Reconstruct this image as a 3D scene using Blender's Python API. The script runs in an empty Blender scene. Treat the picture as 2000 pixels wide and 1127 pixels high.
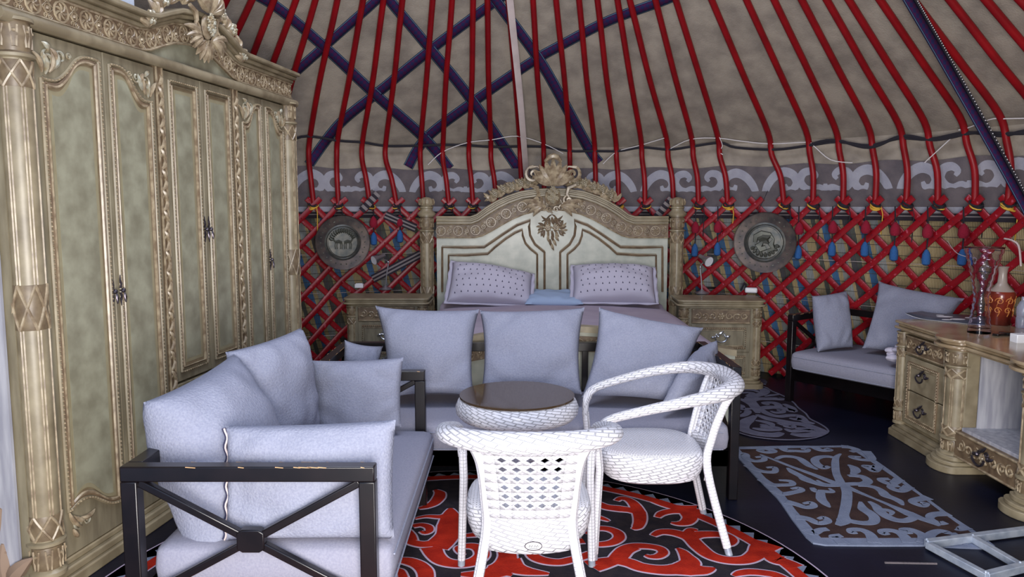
import bpy, math, random
from mathutils import Vector, Matrix, noise
random.seed(7)
V = Vector; PI = math.pi
sc = bpy.context.scene
COL = sc.collection

# ------------------------------------------------------------------ camera
FPX = 1500.0; EYE = 1.43; PITCH = math.radians(6.2)
cam = bpy.data.objects.new('camera', bpy.data.cameras.new('camera'))
COL.objects.link(cam); sc.camera = cam
cam.data.sensor_width = 36.0; cam.data.lens = FPX/2000*36
cam.data.clip_start = 0.05; cam.data.clip_end = 100
cam.location = (0, 0, EYE); cam.rotation_euler = (PI/2-PITCH, 0, 0)

# ------------------------------------------------------------------ light
w = bpy.data.worlds.new('daylight'); sc.world = w; w.use_nodes = True
WN = w.node_tree; bg = WN.nodes['Background']
bg.inputs[0].default_value = (0.41, 0.61, 1.0, 1); bg.inputs[1].default_value = 0.72
def area(name, loc, rot, sx, sy, energy, col):
    l = bpy.data.lights.new(name, 'AREA'); l.shape = 'RECTANGLE'; l.size = sx; l.size_y = sy
    l.energy = energy; l.color = col
    o = bpy.data.objects.new(name, l); COL.objects.link(o)
    o.location = loc; o.rotation_euler = rot
    return o
# daylight entering by the open door behind the camera and by the crown opening overhead
area('door_daylight', (0.15, -0.35, 1.0), (math.radians(90), 0, 0), 1.35, 1.7, 135, (1.0, 0.94, 0.88))
area('crown_daylight', (-0.19, 3.3, 4.2), (0, 0, 0), 1.5, 1.5, 52, (0.86, 0.89, 1.0))
sc.view_settings.view_transform = 'Standard'; sc.view_settings.look = 'None'
sc.view_settings.exposure = 0.62; sc.view_settings.gamma = 1.0
sc.view_settings.use_curve_mapping = False

# ------------------------------------------------------------------ pixel -> place
def ray(x, y):
    u = (x-1000)/FPX; v = (563.5-y)/FPX; c, s = math.cos(PITCH), math.sin(PITCH)
    return V((u, c+v*s, -s+v*c))
def onz(x, y, z=0.0):
    d = ray(x, y); t = (z-EYE)/d.z; return V((d.x*t, d.y*t, z))
def ony(x, y, Y):
    d = ray(x, y); t = Y/d.y; return V((d.x*t, Y, EYE+d.z*t))
CY = 3.5
def shell(z, inset=0.0):            # yurt inner skin: (axis x, radius)
    if z < 1.42: return 0.0, 3.72-inset
    if z < 1.95: return 0.0, 3.72-0.10*(z-1.42)/0.53-inset
    k = (z-1.95)/2.9
    return -0.19*k, 3.62*(1-k)-inset
def onshell(x, y, inset=0.0):
    d = ray(x, y); lo, hi = 0.5, 12.0
    def f(t):
        p = d*t; z = EYE+p.z; cx, r = shell(z, inset)
        return math.hypot(p.x-cx, p.y-CY)-max(r, 0)
    t = 1.0
    while f(t) < 0 and t < 14: t += 0.05
    lo, hi = t-0.05, t
    for _ in range(24):
        m = (lo+hi)/2
        if f(m) < 0: lo = m
        else: hi = m
    p = d*lo; return V((p.x, p.y, EYE+p.z))
def phi_of(p): return math.atan2(p.x, p.y-CY)
def cyl(phi, z, r): return V((r*math.sin(phi), CY+r*math.cos(phi), z))

# ------------------------------------------------------------------ materials
def mat(name, col, rough=0.6, metal=0.0, col2=None, nscale=8.0, ndet=4.0, bump=0.0, bscale=60.0, nlo=.35, nhi=.65, spec=0.5, stretch=None, trans=0.0, ior=1.45, coat=0.0):
    m = bpy.data.materials.new(name); m.use_nodes = True
    N = m.node_tree.nodes; L = m.node_tree.links; b = N['Principled BSDF']
    b.inputs['Base Color'].default_value = (*col, 1); b.inputs['Roughness'].default_value = rough
    b.inputs['Metallic'].default_value = metal; b.inputs['Specular IOR Level'].default_value = spec
    if trans: b.inputs['Transmission Weight'].default_value = trans; b.inputs['IOR'].default_value = ior
    if coat: b.inputs['Coat Weight'].default_value = coat; b.inputs['Coat Roughness'].default_value = .12
    tc = N.new('ShaderNodeTexCoord'); src = tc.outputs['Object']
    if stretch:
        mp = N.new('ShaderNodeMapping'); mp.inputs['Scale'].default_value = stretch
        L.new(src, mp.inputs[0]); src = mp.outputs[0]
    if col2:
        n = N.new('ShaderNodeTexNoise'); n.inputs['Scale'].default_value = nscale; n.inputs['Detail'].default_value = ndet
        L.new(src, n.inputs['Vector'])
        r = N.new('ShaderNodeValToRGB'); r.color_ramp.elements[0].position = nlo; r.color_ramp.elements[1].position = nhi
        r.color_ramp.elements[0].color = (*col, 1); r.color_ramp.elements[1].color = (*col2, 1)
        L.new(n.outputs[0], r.inputs[0]); L.new(r.outputs[0], b.inputs['Base Color'])
    if bump:
        n2 = N.new('ShaderNodeTexNoise'); n2.inputs['Scale'].default_value = bscale; n2.inputs['Detail'].default_value = 3
        L.new(src, n2.inputs['Vector'])
        bp = N.new('ShaderNodeBump'); bp.inputs['Strength'].default_value = bump; bp.inputs['Distance'].default_value = .01
        L.new(n2.outputs[0], bp.inputs['Height']); L.new(bp.outputs[0], b.inputs['Normal'])
    return m
def s(r, g, b):                      # sRGB 0..255 -> linear
    return tuple(((c/255)/12.92 if c/255 <= .04045 else ((c/255+.055)/1.055)**2.4) for c in (r, g, b))

M_floor = mat('dark_floor', s(11, 14, 30), .40, col2=s(17, 20, 38), spec=.25, nscale=3, bump=.05, bscale=30)
M_felt = mat('grey_felt', s(168, 158, 144), .95, col2=s(138, 129, 119), nscale=6, ndet=10, bump=.25, bscale=90, spec=.1)
M_red = mat('red_paint', s(146, 10, 20), .45, col2=s(124, 8, 18), nscale=6, spec=.4)
M_redslat = mat('red_lattice_paint', s(140, 10, 25), .36, col2=s(182, 78, 96), nscale=34, nlo=.62, nhi=.70, spec=.5)
M_cord = mat('dark_cord', s(36, 34, 42), .9, bump=.3, bscale=200)
M_white = mat('white_cord', s(225, 220, 220), .8)
M_pink = mat('pale_strap', s(205, 190, 186), .8, col2=s(190, 176, 172))
M_yellow = mat('yellow_cord', s(215, 170, 60), .8)
M_blue = mat('blue_wool', s(44, 92, 150), .95, bump=.5, bscale=150)
M_crimson = mat('crimson_wool', s(140, 14, 44), .95, bump=.5, bscale=150)
M_cream = mat('antique_cream', s(152, 140, 114), .38, col2=s(122, 110, 87), nscale=9, ndet=6, bump=.05, bscale=25)
M_gilt = mat('gilt_cream', s(172, 156, 128), .33, col2=s(122, 104, 82), nscale=30, ndet=4, spec=.6)
M_brown = mat('antique_brown', s(96, 78, 60), .5, col2=s(124, 104, 80), nscale=18)
M_mid = mat('antique_umber_wash', s(126, 110, 86), .42, col2=s(104, 88, 68), nscale=30)
M_panel = mat('sage_marbled_panel', s(154, 152, 130), .36, col2=s(126, 122, 102), nscale=11, ndet=10)
M_stile = mat('antique_stile', s(138, 129, 106), .38, col2=s(114, 105, 85), nscale=9, ndet=6, stretch=(3, 3, .6))
M_rim1 = mat('antique_rim_brown', s(116, 100, 76), .4, col2=s(132, 118, 92), nscale=20)
M_rim2 = mat('antique_rim_tan', s(138, 128, 100), .4, col2=s(146, 138, 110), nscale=16)
M_pale = mat('pale_headboard_panel', s(182, 184, 170), .35, col2=s(156, 160, 148), nscale=10, ndet=8)
M_grayboard = mat('grey_streaked_board', s(176, 176, 182), .6, col2=s(146, 146, 156), nscale=6, ndet=6, stretch=(6, 6, .7))
M_bronze = mat('dark_bronze', s(84, 78, 86), .3, metal=.8)
M_black = mat('black_lacquer', s(22, 17, 19), .28, col2=s(15, 12, 15), nscale=12)
M_worn = mat('worn_wood', s(190, 150, 105), .6)
M_cloth = mat('lavender_grey_fabric', s(142, 145, 161), .9, col2=s(130, 133, 151), nscale=150, bump=.35, bscale=130, spec=.15)
M_cloth2 = mat('seat_fabric', s(142, 142, 156), .9, col2=s(132, 132, 148), nscale=150, bump=.15, bscale=260, spec=.15)
M_spread = mat('mauve_bedspread', s(178, 166, 180), .85, col2=s(168, 156, 172), nscale=6, bump=.1, bscale=120, spec=.2)
M_bedpil = mat('bed_pillowcase', s(188, 184, 200), .85, spec=.2)
M_dot = mat('dark_stitch', s(52, 52, 78), .8)
M_bluepil = mat('pale_blue_cotton', s(160, 180, 210), .8)
M_steel = mat('brushed_steel', s(200, 204, 212), .28, metal=.9)
M_alu = mat('galvanised_metal', s(178, 186, 198), .4, metal=.35, col2=s(150, 160, 176), nscale=25)
M_offwhite = mat('white_plastic', s(232, 232, 236), .4)
M_lampin = mat('lamp_white_enamel', s(228, 232, 240), .4)
M_glasstop = mat('smoked_glass', s(74, 58, 42), .05, spec=.35)
M_glass = mat('clear_glass', (.93, .90, 1), .02, trans=1.0, ior=1.3)
M_copper = mat('aged_copper', s(92, 80, 74), .45, metal=.55, col2=s(58, 54, 56), nscale=14, ndet=6)
M_patina = mat('patinated_copper', s(62, 66, 66), .36, metal=.6, col2=s(88, 86, 80), nscale=22, ndet=6)
M_patina2 = mat('raised_copper', s(92, 94, 86), .5, metal=.4)
M_clay = mat('brown_glazed_clay', s(120, 44, 28), .2, col2=s(70, 24, 20), nscale=7)
M_clay2 = mat('ochre_slip', s(196, 128, 66), .3)
M_claygray = mat('grey_glaze', s(150, 138, 130), .3)
M_feltdark = mat('border_felt_grey', s(112, 104, 106), .95, col2=s(96, 90, 94), nscale=10, bump=.3, bscale=120, spec=.1)
M_feltlight = mat('border_felt_light', s(168, 168, 178), .95, col2=s(154, 154, 166), nscale=10, bump=.3, bscale=120, spec=.1)
M_rugbase = mat('rug_dark_felt', s(40, 37, 44), .98, col2=s(50, 45, 49), nscale=20, bump=.3, bscale=160, spec=.05)
M_rugred = mat('rug_red_felt', s(172, 44, 28), .98, col2=s(146, 34, 24), nscale=14, bump=.3, bscale=160, spec=.05)
M_ruglilac = mat('rug_lilac_cord', s(176, 160, 180), .95, spec=.05)
M_rugnavy = mat('rug_navy_felt', s(18, 20, 36), .98, spec=.05)
M_ruggrey = mat('rug_grey_felt', s(122, 130, 150), .98, col2=s(110, 118, 138), nscale=14, bump=.3, bscale=160, spec=.05)
M_rugbrown = mat('rug_brown_felt', s(70, 54, 50), .98, col2=s(54, 42, 42), nscale=9, bump=.3, bscale=160, spec=.05)
M_rugdim = mat('rug_dusky_grey_felt', s(104, 104, 122), .98, col2=s(92, 92, 110), nscale=14, bump=.3, bscale=160, spec=.05)
M_rugdimb = mat('rug_dusky_brown_felt', s(40, 34, 42), .98, spec=.05)
M_mag = mat('magazine_dark_cover', s(48, 52, 66), .3, col2=s(84, 88, 100), nscale=9)
M_bottle = mat('bottle_water', s(210, 220, 240), .05, trans=.7, ior=1.33)
M_bandstripe = mat('striped_band_dark', s(40, 34, 44), .9)
M_bandpale = mat('striped_band_pale', s(132, 124, 124), .9)
M_darkchest = mat('dark_void_cloth', s(40, 46, 66), .8)
M_boxwhite = mat('white_card', s(196, 204, 216), .7)

def wicker(name, col, sx, sy, rot=0.0, gap=.04):
    m = bpy.data.materials.new(name); m.use_nodes = True
    N = m.node_tree.nodes; L = m.node_tree.links; b = N['Principled BSDF']; b.inputs['Roughness'].default_value = .38
    uv = N.new('ShaderNodeUVMap'); mp = N.new('ShaderNodeMapping'); mp.inputs['Rotation'].default_value = (0, 0, rot)
    mp.inputs['Scale'].default_value = (sx, sy, 1)
    br = N.new('ShaderNodeTexBrick'); br.inputs['Scale'].default_value = 1; br.inputs['Mortar Size'].default_value = gap
    br.inputs['Mortar Smooth'].default_value = .6; br.inputs['Brick Width'].default_value = 1; br.inputs['Row Height'].default_value = .5
    br.inputs['Color1'].default_value = (*col, 1); br.inputs['Color2'].default_value = (*[c*.93 for c in col], 1)
    br.inputs['Mortar'].default_value = (*[c*.58 for c in col], 1)
    L.new(uv.outputs[0], mp.inputs[0]); L.new(mp.outputs[0], br.inputs['Vector']); L.new(br.outputs[0], b.inputs['Base Color'])
    bp = N.new('ShaderNodeBump'); bp.invert = True; bp.inputs['Strength'].default_value = .9; bp.inputs['Distance'].default_value = .004
    L.new(br.outputs['Fac'], bp.inputs['Height']); L.new(bp.outputs[0], b.inputs['Normal'])
    return m
WH = s(222, 221, 228)
M_wring = wicker('wicker_braid', WH, 19, 42, math.radians(28), .07)
M_wseat = wicker('wicker_weave', WH, 42, 75, 0, .07)
M_wpanel = wicker('wicker_panel', WH, 30, 60, PI/4, .025)
M_wleg = wicker('wicker_wrap', WH, 75, 12, 0, .035)

def band_mat():                      # purple woven strap with dark edge stripes and a small diamond weave (UV: u along m, v 0..1 across)
    m = bpy.data.materials.new('purple_woven_strap'); m.use_nodes = True
    N = m.node_tree.nodes; L = m.node_tree.links; b = N['Principled BSDF']; b.inputs['Roughness'].default_value = .95
    b.inputs['Specular IOR Level'].default_value = .1
    uv = N.new('ShaderNodeUVMap'); sp = N.new('ShaderNodeSeparateXYZ'); L.new(uv.outputs[0], sp.inputs[0])
    ck = N.new('ShaderNodeTexChecker'); mp = N.new('ShaderNodeMapping'); mp.inputs['Rotation'].default_value = (0, 0, PI/4)
    mp.inputs['Scale'].default_value = (34, 3.2, 1); L.new(uv.outputs[0], mp.inputs[0]); L.new(mp.outputs[0], ck.inputs[0])
    ck.inputs['Scale'].default_value = 1
    ck.inputs['Color1'].default_value = (*s(70, 32, 72), 1); ck.inputs['Color2'].default_value = (*s(42, 42, 82), 1)
    r = N.new('ShaderNodeValToRGB'); r.color_ramp.interpolation = 'CONSTANT'; e = r.color_ramp.elements
    e[0].position = 0; e[0].color = (0, 0, 0, 1); e[1].position = .05; e[1].color = (1, 1, 1, 1)
    for p, c in ((.09, 0), (.17, .5), (.83, 0), (.91, 1), (.95, 0)):
        q = e.new(p); q.color = (c, c, c, 1)
    L.new(sp.outputs['Y'], r.inputs[0])
    mx = N.new('ShaderNodeMix'); mx.data_type = 'RGBA'; mx.inputs[6].default_value = (*s(40, 38, 66), 1)
    gt = N.new('ShaderNodeMath'); gt.operation = 'GREATER_THAN'; gt.inputs[1].default_value = .2; L.new(r.outputs[0], gt.inputs[0])
    L.new(gt.outputs[0], mx.inputs[0]); L.new(ck.outputs[0], mx.inputs[7])
    g2 = N.new('ShaderNodeMath'); g2.operation = 'GREATER_THAN'; g2.inputs[1].default_value = .7; L.new(r.outputs[0], g2.inputs[0])
    m2 = N.new('ShaderNodeMix'); m2.data_type = 'RGBA'; m2.inputs[7].default_value = (*s(96, 128, 150), 1)
    L.new(g2.outputs[0], m2.inputs[0]); L.new(mx.outputs[2], m2.inputs[6]); L.new(m2.outputs[2], b.inputs['Base Color'])
    return m
M_band = band_mat()

def reed_mat():                      # UV: u = arc length (m), v = height (m)
    m = bpy.data.materials.new('wrapped_reed_mat'); m.use_nodes = True
    N = m.node_tree.nodes; L = m.node_tree.links; b = N['Principled BSDF']; b.inputs['Roughness'].default_value = .8
    uv = N.new('ShaderNodeUVMap'); sp = N.new('ShaderNodeSeparateXYZ'); L.new(uv.outputs[0], sp.inputs[0])
    def math_(op, a, c, third=None):
        n = N.new('ShaderNodeMath'); n.operation = op
        for i, x in enumerate((a, c, third)):
            if x is None: continue
            if isinstance(x, (int, float)): n.inputs[i].default_value = x
            else: L.new(x, n.inputs[i])
        return n.outputs[0]
    U, W = sp.outputs['X'], sp.outputs['Y']
    def stripes(slope, period, lo, hi, off=0.0):
        a = math_('MULTIPLY_ADD', W, slope, U); a = math_('ADD', a, off); a = math_('DIVIDE', a, period); a = math_('FRACT', a, 0)
        return math_('MULTIPLY', math_('GREATER_THAN', a, lo), math_('LESS_THAN', a, hi))
    def over(base, fac, col):
        x = N.new('ShaderNodeMix'); x.data_type = 'RGBA'; L.new(fac, x.inputs[0])
        if isinstance(base, tuple): x.inputs[6].default_value = (*base, 1)
        else: L.new(base, x.inputs[6])
        x.inputs[7].default_value = (*col, 1); return x.outputs[2]
    straw = s(178, 160, 120)
    patt = math_('LESS_THAN', U, 3.35)
    c = over(straw, math_('MULTIPLY', patt, stripes(.26, .30, .0, .12)), s(74, 84, 84))
    c = over(c, math_('MULTIPLY', patt, stripes(.26, .30, .26, .44)), s(38, 104, 158))
    c = over(c, math_('MULTIPLY', patt, stripes(.26, .30, .56, .76)), s(150, 158, 160))
    c = over(c, math_('MULTIPLY', patt, stripes(.26, .60, .42, .50)), s(60, 66, 80))
    c = over(c, stripes(0, .011, 0, .22), s(120, 102, 66))
    n = N.new('ShaderNodeMath'); n.operation = 'DIVIDE'; L.new(W, n.inputs[0]); n.inputs[1].default_value = .075
    c = over(c, math_('LESS_THAN', math_('FRACT', n.outputs[0], 0), .06), s(70, 62, 58))
    L.new(c, b.inputs['Base Color'])
    a = math_('SINE', math_('MULTIPLY', U, 2*PI/.011), 0)
    bp = N.new('ShaderNodeBump'); bp.inputs['Strength'].default_value = .6; bp.inputs['Distance'].default_value = .003
    L.new(a, bp.inputs['Height']); L.new(bp.outputs[0], b.inputs['Normal'])
    return m
M_reed = reed_mat()

# ------------------------------------------------------------------ mesh builder
class MB:
    def __init__(s, T=None): s.v = []; s.f = []; s.m = []; s.uv = []; s.T = T
    def pt(s, p):
        p = V(p); s.v.append(s.T(p) if s.T else p); return len(s.v)-1
    def face(s, idx, mi=0, uv=None): s.f.append(tuple(idx)); s.m.append(mi); s.uv.append(uv)
    def box(s, c, d, mi=0, R=None):
        c = V(c); k = []
        for x in (-.5, .5):
            for y in (-.5, .5):
                for z in (-.5, .5):
                    q = V((x*d[0], y*d[1], z*d[2])); q = R @ q if R else q
                    k.append(s.pt(c+q))
        for q in ((0, 1, 3, 2), (4, 6, 7, 5), (0, 4, 5, 1), (2, 3, 7, 6), (0, 2, 6, 4), (1, 5, 7, 3)): s.face([k[i] for i in q], mi)
    def bar(s, a, b, wd, th, mi=0, up=(0, 0, 1)):
        a, b = V(a), V(b); d = (b-a); L = d.length; d.normalize(); u = V(up); x = d.cross(u).normalized(); z = x.cross(d)
        R = Matrix((x, d, z)).transposed(); s.box((a+b)/2, (wd, L, th), mi, R)
    def tube(s, path, r, n=8, mi=0, closed=False, up=None, flat=1.0, cap=True, twist=None):
        P = [V(p) for p in path]; N = len(P)
        if N < 2: return
        if not isinstance(r, (list, tuple)): r = [r]*N
        tang = []
        for i in range(N):
            a = P[(i-1) % N] if (closed or i > 0) else P[i]; b = P[(i+1) % N] if (closed or i < N-1) else P[i]
            t = b-a; tang.append(t.normalized() if t.length > 1e-9 else V((0, 0, 1)))
        ref = V(up) if up else None
        if ref is None:
            ref = V((0, 0, 1)) if abs(tang[0].z) < .9 else V((1, 0, 0))
        rings = []; L = 0; nrm = None; us = []
        for i in range(N):
            t = tang[i]
            if up or nrm is None: nn = ref-t*ref.dot(t)
            else: nn = nrm-t*nrm.dot(t)
            if nn.length < 1e-6: nn = t.orthogonal()
            nn.normalize(); nrm = nn; bn = t.cross(nn)
            if i: L += (P[i]-P[i-1]).length
            us.append(L)
            rings.append([s.pt(P[i]+bn*(r[i]*math.cos(2*PI*k/n))+nn*(r[i]*flat*math.sin(2*PI*k/n))) for k in range(n)])
        rm = sum(r)/N; cc = 2*PI*rm
        for i in range(N if closed else N-1):
            A, B = rings[i], rings[(i+1) % N]; u0 = us[i]; u1 = us[i+1] if i+1 < N else L+(P[0]-P[-1]).length
            for k in range(n):
                k2 = (k+1) % n
                s.face((A[k], A[k2], B[k2], B[k]), mi, ((u0, cc*k/n), (u0, cc*(k+1)/n), (u1, cc*(k+1)/n), (u1, cc*k/n)))
        if cap and not closed:
            s.face(rings[0][::-1], mi); s.face(rings[-1], mi)
    def lathe(s, prof, n=24, c=(0, 0, 0), mi=0, axis=None, sx=1.0, sy=1.0, power=2.0, a0=0, a1=2*PI, close=True):
        c = V(c); R = None
        if axis is not None: R = V((0, 0, 1)).rotation_difference(V(axis).normalized()).to_matrix()
        full = abs((a1-a0)-2*PI) < 1e-6; cnt = n if full else n+1; rings = []
        mis = mi if isinstance(mi, (list, tuple)) else None
        for (r, z) in prof:
            ring = []
            for k in range(cnt):
                a = a0+(a1-a0)*k/n; ca, sa = math.cos(a), math.sin(a)
                if power != 2.0:
                    q = (abs(ca)**power+abs(sa)**power)**(-1/power); ca *= q; sa *= q
                p = V((r*ca*sx, r*sa*sy, z)); p = R @ p if R else p
                ring.append(s.pt(c+p))
            rings.append(ring)
        L = 0
        for i in range(len(prof)-1):
            dl = math.hypot(prof[i+1][0]-prof[i][0], prof[i+1][1]-prof[i][1]); rr = max(prof[i][0], prof[i+1][0])
            for k in range(n):
                k2 = (k+1) % cnt; A, B = rings[i], rings[i+1]
                ua, ub = rr*2*PI*k/n, rr*2*PI*(k+1)/n
                s.face((A[k], A[k2], B[k2], B[k]), mis[i] if mis else mi, ((ua, L), (ub, L), (ub, L+dl), (ua, L+dl)))
            L += dl
        if close and full:
            if prof[0][0] > 1e-4: s.face(rings[0][::-1], mis[0] if mis else mi)
            if prof[-1][0] > 1e-4: s.face(rings[-1], mis[-1] if mis else mi)
    def ball(s, c, r, mi=0, n=6, m=4, sc3=(1, 1, 1)):
        c = V(c); top = s.pt(c+V((0, 0, r*sc3[2]))); bot = s.pt(c-V((0, 0, r*sc3[2]))); rings = []
        for j in range(1, m):
            a = PI*j/m
            rings.append([s.pt(c+V((r*sc3[0]*math.sin(a)*math.cos(2*PI*k/n), r*sc3[1]*math.sin(a)*math.sin(2*PI*k/n), r*sc3[2]*math.cos(a)))) for k in range(n)])
        for k in range(n):
            s.face((top, rings[0][k], rings[0][(k+1) % n]), mi); s.face((bot, rings[-1][(k+1) % n], rings[-1][k]), mi)
            for j in range(len(rings)-1): s.face((rings[j][k], rings[j+1][k], rings[j+1][(k+1) % n], rings[j][(k+1) % n]), mi)
    def prism(s, poly, w0, w1, pl, mi=0, mside=None):        # poly in (u,v), extruded between w0 and w1 through pl(u,v,w)
        A = [s.pt(pl(u, v, w0)) for u, v in poly]; B = [s.pt(pl(u, v, w1)) for u, v in poly]; n = len(poly)
        s.face(A[::-1], mi); s.face(B, mi)
        for i in range(n): s.face((A[i], A[(i+1) % n], B[(i+1) % n], B[i]), mi if mside is None else mside)
    def strip(s, low, high, w0, w1, pl, mi=0):              # band between two (u,v) curves of equal length, with thickness
        a = [[s.pt(pl(u, v, w)) for (u, v) in c] for c in (low, high) for w in (w0, w1)]
        l0, l1, h0, h1 = a
        for i in range(len(low)-1):
            s.face((l1[i], l1[i+1], h1[i+1], h1[i]), mi); s.face((l0[i], h0[i], h0[i+1], l0[i+1]), mi)
            s.face((l0[i], l0[i+1], l1[i+1], l1[i]), mi); s.face((h0[i], h1[i], h1[i+1], h0[i+1]), mi)
        s.face((l0[0], l1[0], h1[0], h0[0]), mi); s.face((l0[-1], h0[-1], h1[-1], l1[-1]), mi)
    def ribbon(s, path, wid, z0, z1, mi=0, pl=None):         # flat stroke in a plane pl(u,v,w), thickness z0..z1
        P = [V((p[0], p[1])) for p in path]; N = len(P)
        if not isinstance(wid, (list, tuple)): wid = [wid]*N
        Lp, Rp = [], []
        for i in range(N):
            t = P[min(i+1, N-1)]-P[max(i-1, 0)]
            if t.length < 1e-9: t = V((1, 0))
            t.normalize(); n_ = V((-t.y, t.x))
            Lp.append(tuple(P[i]+n_*wid[i]/2)); Rp.append(tuple(P[i]-n_*wid[i]/2))
        s.nr = getattr(s, 'nr', 0)+1; dz = 3e-6*s.nr
        s.strip(Rp, Lp, z0, z1+dz, pl or (lambda u, v, w: (u, v, w)), mi)
    def build(s, name, mats, parent=None, smooth=True, ang=40, bevel=0.0, seg=2, loc=None, local=False, subsurf=0, solid=0.0):
        if not isinstance(mats, (list, tuple)): mats = [mats]
        me = bpy.data.meshes.new(name)
        off = V(loc) if loc is not None and not local else V((0, 0, 0))
        me.from_pydata([tuple(v-off) for v in s.v], [], s.f)
        for m in mats: me.materials.append(m)
        me.polygons.foreach_set('material_index', s.m)
        if any(u is not None for u in s.uv):
            ul = me.uv_layers.new(name='UVMap'); d = []
            for f, u in zip(s.f, s.uv):
                if u is None or len(u) != len(f): d += [0, 0]*len(f)
                else:
                    for q in u: d += [q[0], q[1]]
            ul.data.foreach_set('uv', d)
        me.update()
        if smooth:
            me.polygons.foreach_set('use_smooth', [True]*len(s.f)); me.set_sharp_from_angle(angle=math.radians(ang))
        me.validate()
        o = bpy.data.objects.new(name, me); COL.objects.link(o)
        if loc is not None: o.location = loc
        if parent is not None: o.parent = parent
        if solid:
            q = o.modifiers.new('thickness', 'SOLIDIFY'); q.thickness = solid; q.offset = 0
        if bevel:
            b = o.modifiers.new('bevel', 'BEVEL'); b.width = bevel; b.segments = seg; b.limit_method = 'ANGLE'; b.angle_limit = math.radians(35)
            b.harden_normals = False
        if subsurf:
            q = o.modifiers.new('subdivision', 'SUBSURF'); q.levels = subsurf; q.render_levels = subsurf
        return o

def tag(o, label=None, cat=None, group=None, kind=None):
    if label: o['label'] = label
    if cat: o['category'] = cat
    if group: o['group'] = group
    if kind: o['kind'] = kind
    return o
def thing(name, label, cat, loc=(0, 0, 0), rz=0.0, group=None):
    o = bpy.data.objects.new(name, None); COL.objects.link(o); o.empty_display_size = .1
    o.location = loc; o.rotation_euler = (0, 0, rz); return tag(o, label, cat, group)
def copy_thing(src, loc, rz, label):
    r = src.copy(); COL.objects.link(r); r.location = loc; r.rotation_euler = (0, 0, rz); r['label'] = label
    for c in src.children:
        d = c.copy(); COL.objects.link(d); d.parent = r
        for g in c.children:
            e = g.copy(); COL.objects.link(e); e.parent = d
    return r
def cr(pts, n=6, closed=False):       # Catmull-Rom through points of any dimension
    P = [V(p) for p in pts]; N = len(P); out = []
    rng = range(N) if closed else range(N-1)
    for i in rng:
        p0 = P[(i-1) % N] if (closed or i > 0) else P[i]; p1 = P[i]; p2 = P[(i+1) % N]
        p3 = P[(i+2) % N] if (closed or i+2 < N) else p2
        for k in range(n):
            t = k/n
            out.append(.5*((2*p1)+(p2-p0)*t+(2*p0-5*p1+4*p2-p3)*t*t+(3*p1-p0-3*p2+p3)*t**3))
    if not closed: out.append(P[-1])
    return out
def lerp_list(vals, n): 
    out = []
    for i in range(len(vals)-1):
        for k in range(n): out.append(vals[i]+(vals[i+1]-vals[i])*k/n)
    out.append(vals[-1]); return out

# ------------------------------------------------------------------ carved ornament, drawn on a plane pl(u,v,w)
def spiral(cx, cy, r, turns=1.4, a0=0.0, hand=1, rin=.18, n=22):
    return [(cx+r*(1-(1-rin)*i/n)*math.cos(a0+hand*2*PI*turns*i/n), cy+r*(1-(1-rin)*i/n)*math.sin(a0+hand*2*PI*turns*i/n)) for i in range(n+1)]
def o_stroke(mb, pl, pts, r, mi, w=0.0, n=5, taper=True, closed=False):
    P = [pl(p[0], p[1], w) for p in pts]; N = len(P)
    rr = [r*(1 if not taper else .35+.65*math.sin(PI*min(1, (i+.6)/(N*.55)) if i < N*.55 else PI/2+PI/2*((i-N*.55)/(N*.45)))) for i in range(N)] if taper else r
    if taper: rr = [max(.3*r, x) for x in rr]
    mb.tube(P, rr, n, mi, closed=closed)
def o_ring(mb, pl, cx, cy, r, t, mi, w=0.0, n=14):
    mb.tube([pl(cx+r*math.cos(2*PI*i/n), cy+r*math.sin(2*PI*i/n), w) for i in range(n)], t, 5, mi, closed=True)
def o_pin(mb, pl, cx, cy, r, mi, w=0.0, k=7):                # pinwheel rosette in a ring
    o_ring(mb, pl, cx, cy, r, r*.11, mi, w)
    for j in range(k):
        a = 2*PI*j/k
        pts = [(cx+r*q*math.cos(a+1.1*q), cy+r*q*math.sin(a+1.1*q)) for q in (.12, .4, .65, .85)]
        mb.tube([pl(x, y, w) for x, y in pts], [r*.05, r*.12, r*.12, r*.05], 5, mi)
    mb.ball(pl(cx, cy, w+r*.05), r*.14, mi, 6, 4)
def o_lozenge(mb, pl, cx, cy, r, mi, w=0.0):
    pts = [(cx+r*math.cos(a), cy+r*math.sin(a)) for a in [PI/2*i for i in range(4)]]
    mb.tube([pl(x, y, w) for x, y in pts], r*.12, 5, mi, closed=True)
    mb.ball(pl(cx, cy, w), r*.3, mi, 6, 4)
def o_leaf(mb, pl, x, y, ang, L, W, mi, w=0.0, bend=.3, th=.5):
    P, R = [], []
    for i in range(7):
        q = i/6; a = ang+bend*q; P.append(pl(x+L*q*math.cos(a), y+L*q*math.sin(a), w+W*.25*math.sin(PI*q)))
        R.append(max(.08*W, W*.5*math.sin(PI*(q*.85+.1))))
    mb.tube(P, R, 6, mi)
def o_rose(mb, pl, x, y, r, mi, w=0.0):
    for k in range(6):
        a = k*PI/3
        o_leaf(mb, pl, x+r*.3*math.cos(a), y+r*.3*math.sin(a), a, r*.7, r*.75, mi, w)
    o_ring(mb, pl, x, y, r*.42, r*.14, mi, w+r*.28, 8); mb.ball(pl(x, y, w+r*.3), r*.28, mi, 6, 4)
def o_scroll(mb, pl, x, y, r, hand, a0, mi, w=0.0, t=None): o_stroke(mb, pl, spiral(x, y, r, 1.35, a0, hand), t or r*.16, mi, w)
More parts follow.
